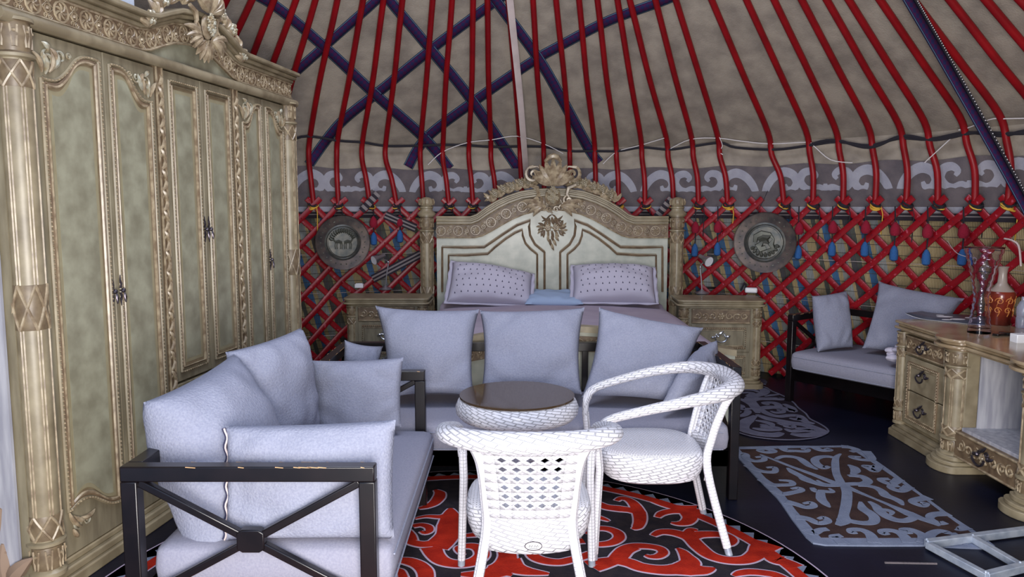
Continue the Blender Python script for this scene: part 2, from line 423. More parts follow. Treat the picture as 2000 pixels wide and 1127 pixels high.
def o_beads(mb, pl, pts, r, step, mi, w=0.0):
    acc = 0; P = [V((p[0], p[1])) for p in pts]
    for i in range(len(P)-1):
        d = P[i+1]-P[i]; L = d.length
        if L < 1e-9: continue
        while acc <= L:
            q = P[i]+d*(acc/L); mb.ball(pl(q.x, q.y, w), r, mi, 5, 3); acc += step
        acc -= L
def o_frieze(mb, pl, path, h, mi, w=0.0):                    # alternating pinwheels and lozenges along a path
    P = [V((p[0], p[1])) for p in path]; tot = sum((P[i+1]-P[i]).length for i in range(len(P)-1))
    n = max(1, round(tot/(h*.80))); step = tot/n; acc = step/2; c = 0; j = 0
    for i in range(len(P)-1):
        d = P[i+1]-P[i]; L = d.length
        while acc <= L+1e-9 and L > 1e-9:
            q = P[i]+d*(acc/L)
            if c % 2 == 0: o_pin(mb, pl, q.x, q.y, h*.42, mi, w)
            else:
                o_lozenge(mb, pl, q.x, q.y, h*.30, mi, w); o_ring(mb, pl, q.x, q.y, h*.17, h*.03, mi, w, 8)
                for sg in (-1, 1):
                    for sx in (-1, 1): o_scroll(mb, pl, q.x+sx*h*.13, q.y+sg*h*.34, h*.12, sg*sx, 0, mi, w, h*.03)
            c += 1; acc += step
        acc -= L
def o_acanthus(mb, pl, x0, x1, yc, h, mi, w=0.0):            # symmetric running scrolls about the middle of a drawer front
    xm = (x0+x1)/2; L = (x1-x0)/2; o_rose(mb, pl, xm, yc, h*.3, mi, w)
    k = max(2, round(L/(h*.75)))
    for sg in (-1, 1):
        for j in range(k):
            x = xm+sg*(h*.35+(L-h*.45)*(j+.5)/k); up = 1 if j % 2 == 0 else -1
            o_scroll(mb, pl, x, yc+up*h*.03, h*.3, sg*up, PI/2*(1 if up > 0 else -1), mi, w)
            o_leaf(mb, pl, x, yc-up*h*.2, (0 if sg > 0 else PI)+sg*up*.5, h*.35, h*.16, mi, w)
def o_diamonds(mb, c, r, z0, z1, mi, t, a0=0, a1=2*PI, k=4):  # crossing lattice bands round a column
    for j in range(k):
        for sg in (-1, 1):
            P = []
            for i in range(7):
                q = i/6; a = a0+(a1-a0)*(j+sg*q)/k if (a1-a0) > 6 else a0+(a1-a0)*(j+.5+sg*(q-.5))/k
                P.append((c[0]+r*math.cos(a), c[1]+r*math.sin(a), z0+(z1-z0)*q))
            mb.tube(P, t, 5, mi)
def column(mb, c, r, z0, z1, mi=0, mo=1, n=20, sx=1, sy=1):  # carved furniture column: foot vase, lattice collars, panelled shaft, capital
    H = z1-z0; F = min(.16*H, .13); K = min(.11*H, .1)
    prof = [(r*1.05, z0), (r*1.05, z0+F*.12), (r*.8, z0+F*.2), (r*.98, z0+F*.5), (r*.85, z0+F*.85), (r*1.08, z0+F*.92), (r*1.08, z0+F), (r*.86, z0+F+.005)]
    prof += [(r*.86, z1-F-.005), (r*1.08, z1-F), (r*1.08, z1-F*.92), (r*.85, z1-F*.85), (r*1.0, z1-F*.45), (r*.9, z1-F*.1), (r*1.1, z1-F*.08), (r*1.1, z1)]
    mis = [0, 0, 2, 2, 2, 0, 0]+[0]*3+[2, 2, 2, 2, 0, 0, 0]; mis = (mis+[0]*9)[:len(prof)-1]; mis[7] = 0
    mb.lathe(prof, n, (c[0], c[1], 0), mis, sx=sx, sy=sy)
    for (a, b) in ((z0+F+.01, z0+F+K), (z1-F-K, z1-F-.01)):
        mb.lathe([(r*.87, a), (r*.885, a+.003), (r*.885, b-.003), (r*.87, b)], n, (c[0], c[1], 0), 2, close=False); o_diamonds(mb, c, r*.91, a, b, mo, r*.085, k=6)
    if H > .9:
        zm = (z0+z1)/2; mb.lathe([(r*.87, zm-K*.8), (r*.885, zm-K*.78), (r*.885, zm+K*.78), (r*.87, zm+K*.8)], n, (c[0], c[1], 0), 2, close=False); o_diamonds(mb, c, r*.91, zm-K*.8, zm+K*.8, mo, r*.085, k=6)
        spans = [(z0+F+K, zm-K*.8), (zm+K*.8, z1-F-K)]
    else: spans = [(z0+F+K, z1-F-K)]
    for j in range(6):
        a = 2*PI*j/6+.08
        for (p, q) in spans:
            for d in (-.1, .1): mb.tube([(c[0]+r*.87*math.cos(a+d), c[1]+r*.87*math.sin(a+d), p), (c[0]+r*.87*math.cos(a+d), c[1]+r*.87*math.sin(a+d), q)], r*.06, 4, mo)
    for zz, up in ((z0+F*.5, 1), (z1-F*.5, 1)):
        for j in range(8):
            a = 2*PI*j/8
            mb.tube([(c[0]+r*.93*math.cos(a+dd), c[1]+r*.93*math.sin(a+dd), zz+dz) for dd, dz in ((-.2, F*.3), (-.1, -F*.25), (.1, -F*.25), (.2, F*.3))], r*.07, 4, mo)
            mb.ball((c[0]+r*.95*math.cos(a), c[1]+r*.95*math.sin(a), zz+F*.15), r*.12, mo, 5, 3)
ORD = ['first', 'second', 'third', 'fourth', 'fifth', 'sixth', 'seventh', 'eighth', 'ninth', 'tenth', 'eleventh', 'twelfth', 'thirteenth', 'fourteenth', 'fifteenth', 'sixteenth', 'seventeenth', 'eighteenth']
# ================================================================== THE YURT
mb = MB(); mb.lathe([(0.0, -.05), (3.9, -.05), (3.9, 0.0), (0.0, 0.0)], 72, (0, CY, 0))
tag(mb.build('floor', M_floor, smooth=False), kind='structure')
A0, A1 = -2.45, 2.45                     # the doorway arc behind the camera stays open
def skin(rows, mats, name, n=96, mi=0):
    mb = MB(); G = []
    for (z, ins) in rows:
        cx, r = shell(z, ins); G.append([mb.pt((cx+r*math.sin(A0+(A1-A0)*k/n), CY+r*math.cos(A0+(A1-A0)*k/n), z)) for k in range(n+1)])
    for i in range(len(rows)-1):
        for k in range(n):
            r = 3.7; u0 = r*(A0+(A1-A0)*k/n); u1 = r*(A0+(A1-A0)*(k+1)/n)
            mb.face((G[i][k], G[i+1][k], G[i+1][k+1], G[i][k+1]), mi, ((u0, rows[i][0]), (u0, rows[i+1][0]), (u1, rows[i+1][0]), (u1, rows[i][0])))
    return mb.build(name, mats, solid=.012)
tag(skin([(0, .02), (.5, .02), (1.0, .02), (1.44, .02)], M_reed, 'wall_back'), kind='structure')
tag(skin([(1.40, 0), (1.65, 0), (1.95, 0), (2.4, 0), (3.0, 0), (3.6, 0), (4.0, 0)], M_felt, 'ceiling'), kind='structure')

# patterned felt border between lattice and roof
PB = lambda u, v, w: cyl(u/3.66, 1.40+v, shell(1.40+v, .02+w)[1])
mb = MB(); n = 120; U0, U1 = -3.3, 5.2
top = [(U0+(U1-U0)*i/n, .355+.01*math.sin(i*.7)) for i in range(n+1)]; bot = [(U0+(U1-U0)*i/n, -.03) for i in range(n+1)]
mb.strip(bot, top, .0, .006, PB, 0)
low = [(u, .055) for u, _ in bot]; mb.strip(bot, low, .006, .010, PB, 1)
def bstroke(pts, wid, nn=5):
    P = cr([V((a, b)) for a, b in pts], nn); mb.ribbon([(p.x, p.y) for p in P], lerp_list([q*1.3 for q in wid], nn), .006, .011, 1, PB)
per = 1.06; k = -4
while k*per < U1:
    u = k*per+.10
    if u > U0+.4 and u < U1-.5:
        for sg in (-1, 1):               # motif one: a tall pair of ram horns rising from the hem
            f = lambda a, b: (u+sg*a, b)
            bstroke([f(.015, .03), f(.03, .10), f(.06, .19), f(.12, .265), f(.20, .300), f(.275, .272), f(.30, .21), f(.268, .16), f(.222, .162), f(.205, .20)], [.025, .04, .05, .055, .06, .055, .05, .045, .035, .02])
            bstroke([f(.35, .03), f(.33, .075), f(.275, .105), f(.20, .10), f(.14, .075), f(.11, .03)], [.05, .05, .045, .04, .04, .03])
            f2 = lambda a, b: (u+.53+sg*a, b)   # motif two: a low double curl on a stem
            bstroke([f2(.0, .13), f2(.05, .165), f2(.11, .150), f2(.165, .170), f2(.20, .225), f2(.175, .285), f2(.115, .300), f2(.075, .268), f2(.095, .235)], [.05, .05, .045, .045, .05, .05, .045, .035, .02])
        bstroke([(u+.53, .03), (u+.53, .09), (u+.53, .15), (u+.53, .20)], [.07, .05, .05, .02])
    k += 1
tag(mb.build('felt_border', [M_feltdark, M_feltlight]), 'grey felt border with pale ram-horn scrolls running above the red lattice', 'wall hanging')

# striped woven band just under the border
mb = MB(); n = 100
for j, (a, b, mi) in enumerate(((-.085, -.055, 0), (-.055, -.047, 1), (-.047, -.030, 0), (-.030, -.024, 1))):
    mb.strip([(U0+(U1-U0)*i/n, a) for i in range(n+1)], [(U0+(U1-U0)*i/n, b) for i in range(n+1)], .024, .028, PB, mi)
tag(mb.build('woven_band', [M_bandstripe, M_bandpale]), 'dark woven band with pale stripes along the foot of the felt border', 'band')

# ---- roof poles
HEADS = [612.6, 661, 722.6, 774.7, 827, 877, 924, 970, 1019, 1063, 1113, 1163, 1208, 1260, 1316, 1365, 1422, 1532, 1588, 1647, 1710, 1770, 1833, 1905, 1970]
KNEES = [603, 658, 707, 753, 821, 865, 916, 959, 1016, 1062, 1113, 1162, 1204, 1254, 1305, 1354, 1406, 1507, 1581, 1638, 1703, 1764, 1815, 1887, 1962]
TOPS = [659, 709, 749, 786, 845, 883, 924, 952, 993, 1041, 1086, 1131, 1167, 1206, 1230, 1280, 1320, 1390, 1458, 1512, 1566, 1615, 1658, 1719, 1784]
def phi_at(px, py, r):
    d = ray(px, py); lo, hi = .5, 12
    t = .5
    while math.hypot(d.x*t, d.y*t-CY) < r: t += .01
    return math.atan2(d.x*t, d.y*t-CY)
RL = 3.58
hphi = [phi_at(x, 395, RL) for x in HEADS]
kphi = [phi_at(x, 284, 3.54) for x in KNEES]
rows = list(zip(hphi, kphi, [onshell(t, 0, .06) for t in TOPS]))
stepL = .0655
left = []
for i, tx in enumerate((616, 578, 535, 492, 442)):           # poles rising from behind the wardrobe
    h = hphi[0]-stepL*(i+1); left.append((h, h-.02, onshell(tx, 0, .06)))
right = []
for i, tx in enumerate((1856, 1926, 1993)):
    h = hphi[-1]+.066*(i+1); right.append((h, h-.005, onshell(tx, 0, .06)))
allp = left[::-1]+rows+right
def pole_label(i):
    j = i-len(left)
    if j < 0: return 'red roof pole above the wardrobe cornice, %s to the left of its far end' % ORD[-j-1]
    if j < 9: return 'red roof pole, %s left of the pale strap above the headboard' % ORD[8-j]
    if j < 17: return 'red roof pole, %s right of the pale strap above the headboard' % ORD[j-9]
    if j < 25: return 'red roof pole, %s right of the bare lattice head without a pole' % ORD[j-17]
    return 'red roof pole in the upper right corner, %s beyond the hanging patterned strap' % ORD[j-25]
for i, (h, k, T) in enumerate(allp):
    mb = MB(); base = cyl(h, 1.42, RL); knee = cyl(k, 1.94, 3.62-.06); low = cyl(h+(k-h)*.4, 1.66, 3.60)
    d = (T-knee).normalized(); L = (T-knee).length
    end = knee+d*max(L*1.25, 2.9)
    if end.z > 3.95: end = knee+d*((3.95-knee.z)/d.z)
    jx = random.uniform(-.012, .012)
    pts = cr([base, low, knee+V((0, 0, -.10)), knee+d*.12, knee+d*(L*.5)+V((jx, jx, 0)), T, end], 5)
    mb.tube(pts, [.021]*2+[.023]*(len(pts)-2), 10, 0)
    p = mb.build('roof_pole', M_red, loc=base); tag(p, pole_label(i), 'roof pole', 'red roof poles')
    if 3 <= i:
        t = MB(); b = V((0, 0, 0)); dark = (i % 4 != 1)
        for q in range(5):
            c = V((random.uniform(-.014, .014), -.01, -.01+q*.008)); a = random.uniform(-.6, .6)
            t.tube([c+V((.034*math.cos(x), .034*math.sin(x), .02*math.sin(x+a))) for x in [2*PI*z/10 for z in range(10)]], .0065, 5, 1 if (q == 1 or (not dark and q < 3)) else 0, closed=True)
        t.tube([(.03, -.03, 0), (.04, -.045, -.06), (.035, -.04, -.16-.05*(i % 3))], .004, 5, 0 if dark else 1)
        t.build('lashing', [M_cord, M_yellow], p)
# roof crown ring, where the poles meet
mb = MB(); mb.tube([(-.13+.80*math.cos(a), CY+.80*math.sin(a), 3.97) for a in [2*PI*q/40 for q in range(40)]], .06, 10, 0, closed=True)
tag(mb.build('crown_ring', M_red), 'red wooden crown ring overhead where the roof poles meet', 'roof ring')

# ---- woven straps laid crosswise on the roof felt
def strap(pxs, wpx, label, inset=.012):
    P = cr([V((a, b)) for a, b in pxs], 8); mb = MB(); L = 0; prev = None; ra = []
    for i, p in enumerate(P):
        t = (P[min(i+1, len(P)-1)]-P[max(i-1, 0)]).normalized(); n_ = V((-t.y, t.x))
        a = onshell(p.x+n_.x*wpx/2, p.y+n_.y*wpx/2, inset); b = onshell(p.x-n_.x*wpx/2, p.y-n_.y*wpx/2, inset)
        c = (a+b)/2; L += (c-prev).length if prev else 0; prev = c; ra.append((mb.pt(a), mb.pt(b), L))
    for q, r in zip(ra, ra[1:]): mb.face((q[0], q[1], r[1], r[0]), 0, ((q[2], 0), (q[2], 1), (r[2], 1), (r[2], 0)))
    tag(mb.build('roof_strap', M_band, solid=.004), label, 'woven strap', 'purple straps crossing the roof felt')
strap([(462, -28), (538, 12), (635, 93), (727, 179), (827, 268), (878, 330)], 21, 'longest purple woven strap, from the upper left corner down to left of the headboard')
strap([(760, -30), (735, 0), (652, 74), (548, 166), (520, 188)], 19, 'purple woven strap ending at the wardrobe end, highest of those on the left')
strap([(735, -32), (760, 0), (838, 93), (920, 194), (1013, 330)], 21, 'purple woven strap sloping down to just left of the headboard crest')
strap([(1010, -25), (961, 7), (846, 93), (745, 175), (663, 242), (603, 322)], 20, 'purple woven strap sloping down leftward to beside the wardrobe end')
strap([(948, -32), (968, 0), (1050, 112), (1100, 198), (1150, 290), (1170, 318)], 21, 'purple woven strap ending just right of the headboard crest')
strap([(1330, -14), (1293, 2), (1190, 40), (1100, 86), (1040, 120), (931, 194), (834, 268), (797, 326)], 20, 'purple woven strap crossing from top centre right down to the left, widest spread of all')

# ---- dark girth rope and thin white strings tied across the poles
def onpts(L, inset): return [onshell(x, y, inset) for x, y in L]
rp = [(470, 262), (555, 274), (600, 266), (663, 275), (708, 278), (752, 285), (800, 285), (864, 283), (916, 284), (961, 287), (1017, 286), (1062, 287), (1113, 295), (1154, 295), (1208, 295), (1253, 288), (1307, 292), (1352, 286), (1406, 279), (1437, 288), (1514, 292), (1581, 284), (1635, 277), (1698, 284), (1757, 270), (1815, 272), (1887, 259), (1955, 265), (2000, 256), (2060, 250)]
mb = MB(); P = cr(onpts(rp, .092), 4); mb.tube(P, .011, 7)
mb.tube([p+V((0, 0, .016*math.sin(i*.4))) for i, p in enumerate(cr(onpts(rp[21:], .10), 6))], .012, 6)
tag(mb.build('girth_rope', M_cord), 'dark rope lashed round the bends of the roof poles', 'rope')
def string(pts, label, r=.0035, inset=.098, m=M_white):
    mb = MB(); mb.tube(cr(onpts(pts, inset), 4), r, 5)
    tag(mb.build('thin_string', m), label, 'string')
string([(836, 322), (864, 297), (912, 279), (961, 273), (1010, 266), (1062, 281), (1100, 300)], 'thin white string tied between poles left of the headboard crest')
string([(1178, 320), (1190, 308), (1208, 295), (1250, 284), (1300, 269)], 'thin white string slanting up over the poles right of the headboard crest')
string([(1310, 290), (1350, 272), (1402, 270), (1450, 276), (1505, 281), (1575, 278), (1588, 284), (1622, 312), (1665, 318)], 'long thin white string sagging across the poles right of the bed')
string([(1405, 268), (1411, 285), (1404, 296), (1412, 302)], 'short white string end hanging in a loop from a roof pole')
string([(1806, 318), (1812, 312), (1862, 266)], 'short white string slanting up from a knot beside the desk side poles')
string([(1872, 254), (1890, 250), (1935, 233), (1960, 232), (2010, 231)], 'thin white string tied near the patterned strap at the far right')
mb = MB(); mb.ribbon([(0, 0), (1, 1)], .01, 0, .001)        # pale strap hanging from the crown
a, b = onshell(1028, 345, .12), onshell(995, -10, .15)
mb = MB(); pth = cr([a, (a*.5+b*.5)+V((.01, -.02, -.02)), b, b+(b-a)*.35], 8)
mb.tube(pth, .026, 8, 0, flat=.12, up=(0, -1, .6))
tag(mb.build('hanging_strap', M_pink), 'plain pale strap hanging straight down above the headboard crest', 'strap')
# patterned strap hanging from the crown at the right, with a beaded cord on it
q0, q1, q2 = onshell(1772, -5, .16), onshell(1870, 165, .26), onshell(1996, 392, .22)
pth = cr([q0+(q0-q1)*.5, q0, q1, q2, q2+V((.10, -.02, -.22))], 10)
mb = MB(); L = 0; ra = []
for i, p in enumerate(pth):
    t = (pth[min(i+1, len(pth)-1)]-pth[max(i-1, 0)]).normalized(); sd = t.cross(V((.3, -1, 0))).normalized(); L += (p-pth[i-1]).length if i else 0
    ra.append((mb.pt(p+sd*.036), mb.pt(p-sd*.036), L))
for q, r in zip(ra, ra[1:]): mb.face((q[0], q[1], r[1], r[0]), 0, ((q[2], 0), (q[2], 1), (r[2], 1), (r[2], 0)))
st = mb.build('patterned_strap', M_band, solid=.006); tag(st, 'purple and red patterned strap hanging down at the far right in front of the poles', 'woven strap')
mb = MB()
cp = [p+V((.022, -.02, .012)) for p in pth]; mb.tube(cp, .009, 6, 0)
for i in range(0, len(cp)-1):
    for k in range(4): mb.ball(cp[i]+(cp[i+1]-cp[i])*(k/4)+V((0, -.008, 0)), .0045, 1, 5, 3)
mb.build('beaded_cord', [M_cord, M_white], st)

# ---- red lattice wall: two crossing families of slats
gp = hphi[:17]+[phi_at(1477, 395, RL)]+hphi[17:]
gp = [hphi[0]-stepL*(k+1) for k in range(5)][::-1]+gp+[hphi[-1]+.066*(k+1) for k in range(3)]
def gphi(x):
    n = len(gp)-1
    if x <= 0: return gp[0]+x*.0655
    if x >= n: return gp[n]+(x-n)*.066
    i = int(x); return gp[i]+(gp[i+1]-gp[i])*(x-i)
lat = thing('lattice_wall', 'red painted wooden lattice wall standing round the yurt under the roof poles', 'lattice', (0, CY, 0))
HS = .112
def slat(i, sg):
    mb = MB(); r = RL-.012 if sg < 0 else RL+.012; P = []
    wob = random.uniform(-.06, .06)
    for k in range(-1, 40):
        q = -.50+k*(13.4/39) if k >= 0 else -.50
        z = 1.43-q*HS; x = i+sg*(q*.5)+wob*math.sin(q*.9)*(.5 if q > 0 else 0)
        if z < .02: break
        p = cyl(gphi(x), z, r); P.append(p-V((0, CY, 0)))
    P = P[1:]; N = len(P); idx = []
    for j in range(N):
        t = (P[min(j+1, N-1)]-P[max(j-1, 0)]).normalized(); rad = V((P[j].x, P[j].y, 0)).normalized(); sd = t.cross(rad).normalized()
        idx.append([mb.pt(P[j]+sd*a*.0235+rad*b*.0075) for a, b in ((-1, -.5), (-.6, -1.1), (.6, -1.1), (1, -.5), (1, 1), (-1, 1))])
    for j in range(N-1):
        for k in range(6): mb.face((idx[j][k], idx[j][(k+1) % 6], idx[j+1][(k+1) % 6], idx[j+1][k]))
    mb.face(idx[0][::-1]); mb.face(idx[-1]); mb.build('slat', M_redslat, lat)
for i in range(-6, len(gp)+1):
    slat(i, 1)
for i in range(1, len(gp)+7): slat(i, -1)
mb = MB()                               # rawhide knots at the crossings
for i in range(0, len(gp)):
    for k in range(0, 12):
        for hx in (0,):
            p = cyl(gphi(i+(k % 2)*.5), 1.43-k*HS, RL-.026)-V((0, CY, 0)); mb.ball(p, .006, 0, 5, 3)
tag(mb.build('crossing_knots', M_crimson, lat), kind='stuff')
# horizontal wires across the mat
mb = MB()
for z in (.28, .66, 1.0): mb.tube([cyl(A0*.8+(1.9)*2*k/80*.97, z+.006*math.sin(k*.5), RL+.045) for k in range(81)], .0022, 4)
tag(mb.build('mat_wires', M_pink), 'thin pale wires stretched across the reed mat behind the lattice', 'wire')

# ---- wool tassels hanging in front of the lattice
def tassel(px, py, redpy, label, k):
    p = ony(px, py, 1); ph = phi_at(px, py, RL-.06); d = ray(px, py); t = 1.0
    while math.hypot(d.x*t, d.y*t-CY) < RL-.06: t += .004
    P = V((d.x*t, d.y*t, EYE+d.z*t)); r_ = thing('wool_tassel', label, 'tassel', P, 0, 'wool tassels on the lattice')
    mb = MB(); top = 1.42-P.z
    mb.tube([(0, 0, .04), (.006*math.sin(k), 0, top*.5), (0, .02, top)], .005, 5); mb.build('cord', M_cord, r_)
    mb = MB(); mb.lathe([(0.004, .055), (.014, .045), (.026, .02), (.030, -.02), (.027, -.05), (.012, -.06), (.0, -.062)], 12); mb.build('blue_tuft', M_blue, r_)
    zz = top*.52
    mb = MB(); mb.lathe([(0.004, zz+.05), (.02, zz+.035), (.034, zz+.005), (.036, zz-.03), (.024, zz-.05), (.0, zz-.052)], 12); mb.build('red_tuft', M_crimson, r_)
TS = [(730, 466, 'red and blue wool tassel beside the left wall plate, left of the bed'), (781, 461, 'red and blue wool tassel just left of the bed post, above the left lamp'),
      (1357, 488, 'red and blue wool tassel nearest the right bed post'), (1401, 486, 'red and blue wool tassel between the right bed post and the right plate'),
      (1559, 492, 'red and blue wool tassel just right of the right plate'), (1625, 486, 'red and blue wool tassel above the upright armchair cushion by the lattice'),
      (1689, 486, 'red and blue wool tassel above the gap between the two armchair cushions'), (1746, 494, 'red and blue wool tassel above the leaning armchair cushion'),
      (1809, 502, 'red and blue wool tassel above the magazine end of the desk'), (1879, 502, 'red and blue wool tassel just left of the tall glass vase')]
for k, (x, y, l) in enumerate(TS): tassel(x, y, 0, l, k)
# rolled striped bands tied into the lattice heads
def rollband(pa, pb, label):
    a, b = onshell(*pa, .30), onshell(*pb, .30); mb = MB(); d = b-a; n = 8
    for j in range(n):
        mb.tube([a+d*(j/n), a+d*((j+1)/n)], .030, 8, j % 2, flat=.4, up=(0, -1, 0))
    tag(mb.build('striped_tie', [M_bandstripe, M_bandpale]), label, 'woven tie')
rollband((706, 412), (738, 378), 'striped woven tie wound on the lattice head above the left plate')
rollband((1282, 424), (1312, 388), 'striped woven tie wound on the lattice head behind the right bed post')
def slantband(pa, pb, label):
    a, b = onshell(*pa, .22), onshell(*pb, .22); mb = MB(); d = (b-a); u = d.cross(V((0, -1, 0))).normalized()
    for j in range(5):
        o = u*(-.03+.015*j); mb.bar(a+o, b+o, .014, .005, j % 2, up=(0, -1, 0))
    tag(mb.build('striped_strap', [M_bandstripe, M_bandpale]), label, 'woven strap')
slantband((728, 545), (822, 496), 'narrow striped strap slanting across the lattice behind the left lamp')
slantband((752, 420), (812, 446), 'narrow striped strap slanting across the lattice beside the left bed post')

# ---- embossed wall plates
def plate(px, py, Y, rad, label, kind, tilt):
    c = ony(px, py, Y); o = thing('wall_plate', label, 'plate', c, tilt)
    ax = (0, -1, 0); mb = MB()
    wav = [(rad*.62, .0), (rad*.70, .012), (rad*.96, .006), (rad, .012), (rad*1.0, .004), (rad*.9, -.006), (rad*.6, -.012), (0, -.012)]
    mb.lathe(wav[::-1] if False else wav, 44, (0, 0, 0), 0, axis=ax); mb.build('rim', M_copper, o)
    mb = MB(); mb.lathe([(0, -.004), (rad*.48, -.004), (rad*.5, .002), (rad*.53, .008), (rad*.57, .006), (rad*.6, .010), (rad*.66, .006)], 44, (0, 0, 0), 0, axis=ax)
    mb.build('well', M_patina, o)
    mb = MB(); pl = lambda u, v, w: V((u*rad, -.002-w*rad, v*rad))
    if kind == 0:                        # two embossed hoofed figures under a bough
        for sx, h in ((-.16, 1), (.17, -1)):
            mb.tube([pl(sx-.12*h, .02, .02), pl(sx, .04, .05), pl(sx+.12*h, .0, .02)], [rad*.05, rad*.075, rad*.05], 6)
            for q in (-.11, -.05, .07, .12): mb.tube([pl(sx+q, 0, .02), pl(sx+q*1.15, -.12, .02), pl(sx+q*1.0, -.24, .02)], rad*.018, 5)
            mb.tube([pl(sx-.12*h, .03, .02), pl(sx-.2*h, .15, .03), pl(sx-.22*h, .2, .03)], [rad*.04, rad*.03, rad*.035], 6)
            mb.tube([pl(sx-.22*h, .2, .03), pl(sx-.15*h, .3, .02)], rad*.012, 4)
        for j in range(13):
            a = PI*(.12+.76*j/12); o_leaf(mb, pl, .42*math.cos(a), .42*math.sin(a), a+1.2, .09, .05, 0)
    else:                                # swirling embossed shape
        o_stroke(mb, pl, [(-.3, .0), (-.28, .2), (-.1, .3), (.15, .27), (.28, .12), (.2, -.05), (.28, -.2), (.1, -.28)], .03, 0, .02)
        o_stroke(mb, pl, [(-.2, .1), (-.05, .18), (.12, .15), (.1, .03), (-.06, .02), (-.18, -.1), (-.1, -.22), (.05, -.16)], .04, 0, .02)
        for j in range(9): o_leaf(mb, pl, .40*math.cos(3.5+j*.3), .40*math.sin(3.5+j*.3), 3.5+j*.3+1.4, .1, .05, 0)
    for j in range(26):
        a = 2*PI*j/26; o_leaf(mb, pl, .74*math.cos(a), .74*math.sin(a), a, .12, .035, 0, -.035)
    mb.build('relief', M_patina2, o)
    mb = MB(); mb.tube([(-rad*.3, .0, rad*.9), (-rad*.1, .05, rad*1.4), (0, .09, rad*1.7)], .003, 4); mb.build('hanging_cord', M_cord, o)
plate(669.5, 473.6, 6.58, .233, 'embossed copper plate with two animals hung on the lattice left of the bed', 0, .33)
plate(1493.5, 473.6, 6.24, .246, 'larger dark embossed copper plate hung on the lattice right of the bed', 1, -.42)
# ================================================================== THE WARDROBE (local x runs away from the door, -y is the room side)
WO = V((-1.718, 2.64, 0)); WA = math.atan2(.99, .139)
W_ = thing('wardrobe', 'tall carved cream and sage six-door wardrobe standing along the left side of the yurt', 'wardrobe', WO, WA)
LW = 2.29; DW = .56
PLW = lambda u, v, w: V((u, -w, v))
mb = MB()
mb.box((LW/2, DW/2+.01, 1.09), (LW-.02, DW-.02, 2.02), 0)
mb.build('body', M_stile, W_)
mb = MB(); mb.box((-.004, DW/2+.03, 1.05), (.012, DW-.04, 2.06), 0); sp = mb.build('side_panel', M_grayboard, W_, local=True)
tag(sp, 'grey streaked side board with a brown leaf print')
mb = MB()                                # brown leaf print low on the side board
for k, (y, z, a, L) in enumerate(((.10, .05, 1.2, .17), (.10, .06, .5, .15), (.10, .06, 2.0, .15), (.16, .2, 1.6, .16), (.24, .1, 1.3, .2), (.22, .1, 2.2, .15))):
    o_leaf(mb, lambda u, v, w: V((-.011+.0*w, u, v)), y, z, a, L, .06, 0)
mb.build('leaf_print', mat('leaf_print_brown', s(140, 118, 100), .7), sp)
# plinth
mb = MB()
for (a, b, w, z0, z1) in ((-.02, LW+.02, .055, 0, .045), (-.01, LW+.01, .04, .045, .075), (.12, LW-.12, .02, .075, .10)):
    mb.box(((a+b)/2, -w/2+.1, (z0+z1)/2), (b-a, w+.2, z1-z0))
mb.build('plinth', M_cream, W_, bevel=.006)
# end pillars
for k, x in enumerate((.058, LW-.05)):
    mb = MB(); column(mb, (x, -.005), .060, .085, 2.06, 0, 1, 24)
    mb.build('pillar', [M_cream, M_gilt, M_mid], W_)
# carved rope pilasters
for x in (.875, 1.56):
    mb = MB(); mb.box((x, -.006, 1.07), (.050, .03, 1.96), 0)
    for sg in (-1, 1): mb.box((x+sg*.022, -.022, 1.07), (.006, .012, 1.96), 1)
    z = .14; k = 0
    while z < 2.02:
        sg = 1 if k % 2 == 0 else -1
        mb.tube([(x-sg*.013, -.020, z-.026), (x-sg*.004, -.030, z-.010), (x+sg*.007, -.030, z+.010), (x+sg*.013, -.020, z+.028)], [.004, .009, .009, .003], 6, 1)
        mb.tube([(x+sg*.012, -.020, z-.012), (x+sg*.002, -.028, z+.004)], [.006, .003], 5, 1)
        z += .046; k += 1
    mb.build('carved_pilaster', [M_brown, M_gilt], W_)

def panel_outline(x0, x1, z0, z1, kind):     # kind: 'L' low corner at the left, 'R' low corner at the right, 'S' straight
    if kind == 'S': return [(x0, z0), (x1, z0), (x1, z1), (x0, z1)], None
    f = (lambda t: t) if kind == 'L' else (lambda t: 1-t)
    X = lambda t: x0+(x1-x0)*f(t)
    top = [(0, -.115), (.12, -.118), (.26, -.11), (.42, -.075), (.56, -.03), (.70, -.006), (.84, 0), (1, -.002)]
    bot = [(1, 0), (.88, .004), (.74, .018), (.58, .05), (.42, .082), (.26, .094), (.12, .088), (0, .072)]
    pts = [(X(t), z1+d) for t, d in cr([V((a, b)) for a, b in top], 3)]+[(X(t), z0+d) for t, d in cr([V((a, b)) for a, b in bot], 3)]
    return pts, None
def inset(poly, d):
    P = [V((p[0], p[1])) for p in poly]; n = len(P); A = sum(P[i].x*P[(i+1) % n].y-P[(i+1) % n].x*P[i].y for i in range(n)); sg = 1 if A > 0 else -1; out = []
    for i in range(n):
        a, b, c = P[i-1], P[i], P[(i+1) % n]; e1 = (b-a); e2 = (c-b)
        if e1.length < 1e-9: e1 = e2
        if e2.length < 1e-9: e2 = e1
        e1.normalize(); e2.normalize(); n1 = V((-e1.y, e1.x))*sg; n2 = V((-e2.y, e2.x))*sg; m = n1+n2
        if m.length < 1e-6: m = n1
        m.normalize(); out.append(tuple(b+m*(d/max(.5, m.dot(n1)))))
    return out
def inset_b(poly, d):
    xs = [p[0] for p in poly]; zs = [p[1] for p in poly]; cx = (min(xs)+max(xs))/2; hx = (max(xs)-min(xs))/2; zm = (min(zs)+max(zs))/2
    return [(cx+(x-cx)*(1-d/hx), z-d if z > zm else z+d) for x, z in poly]
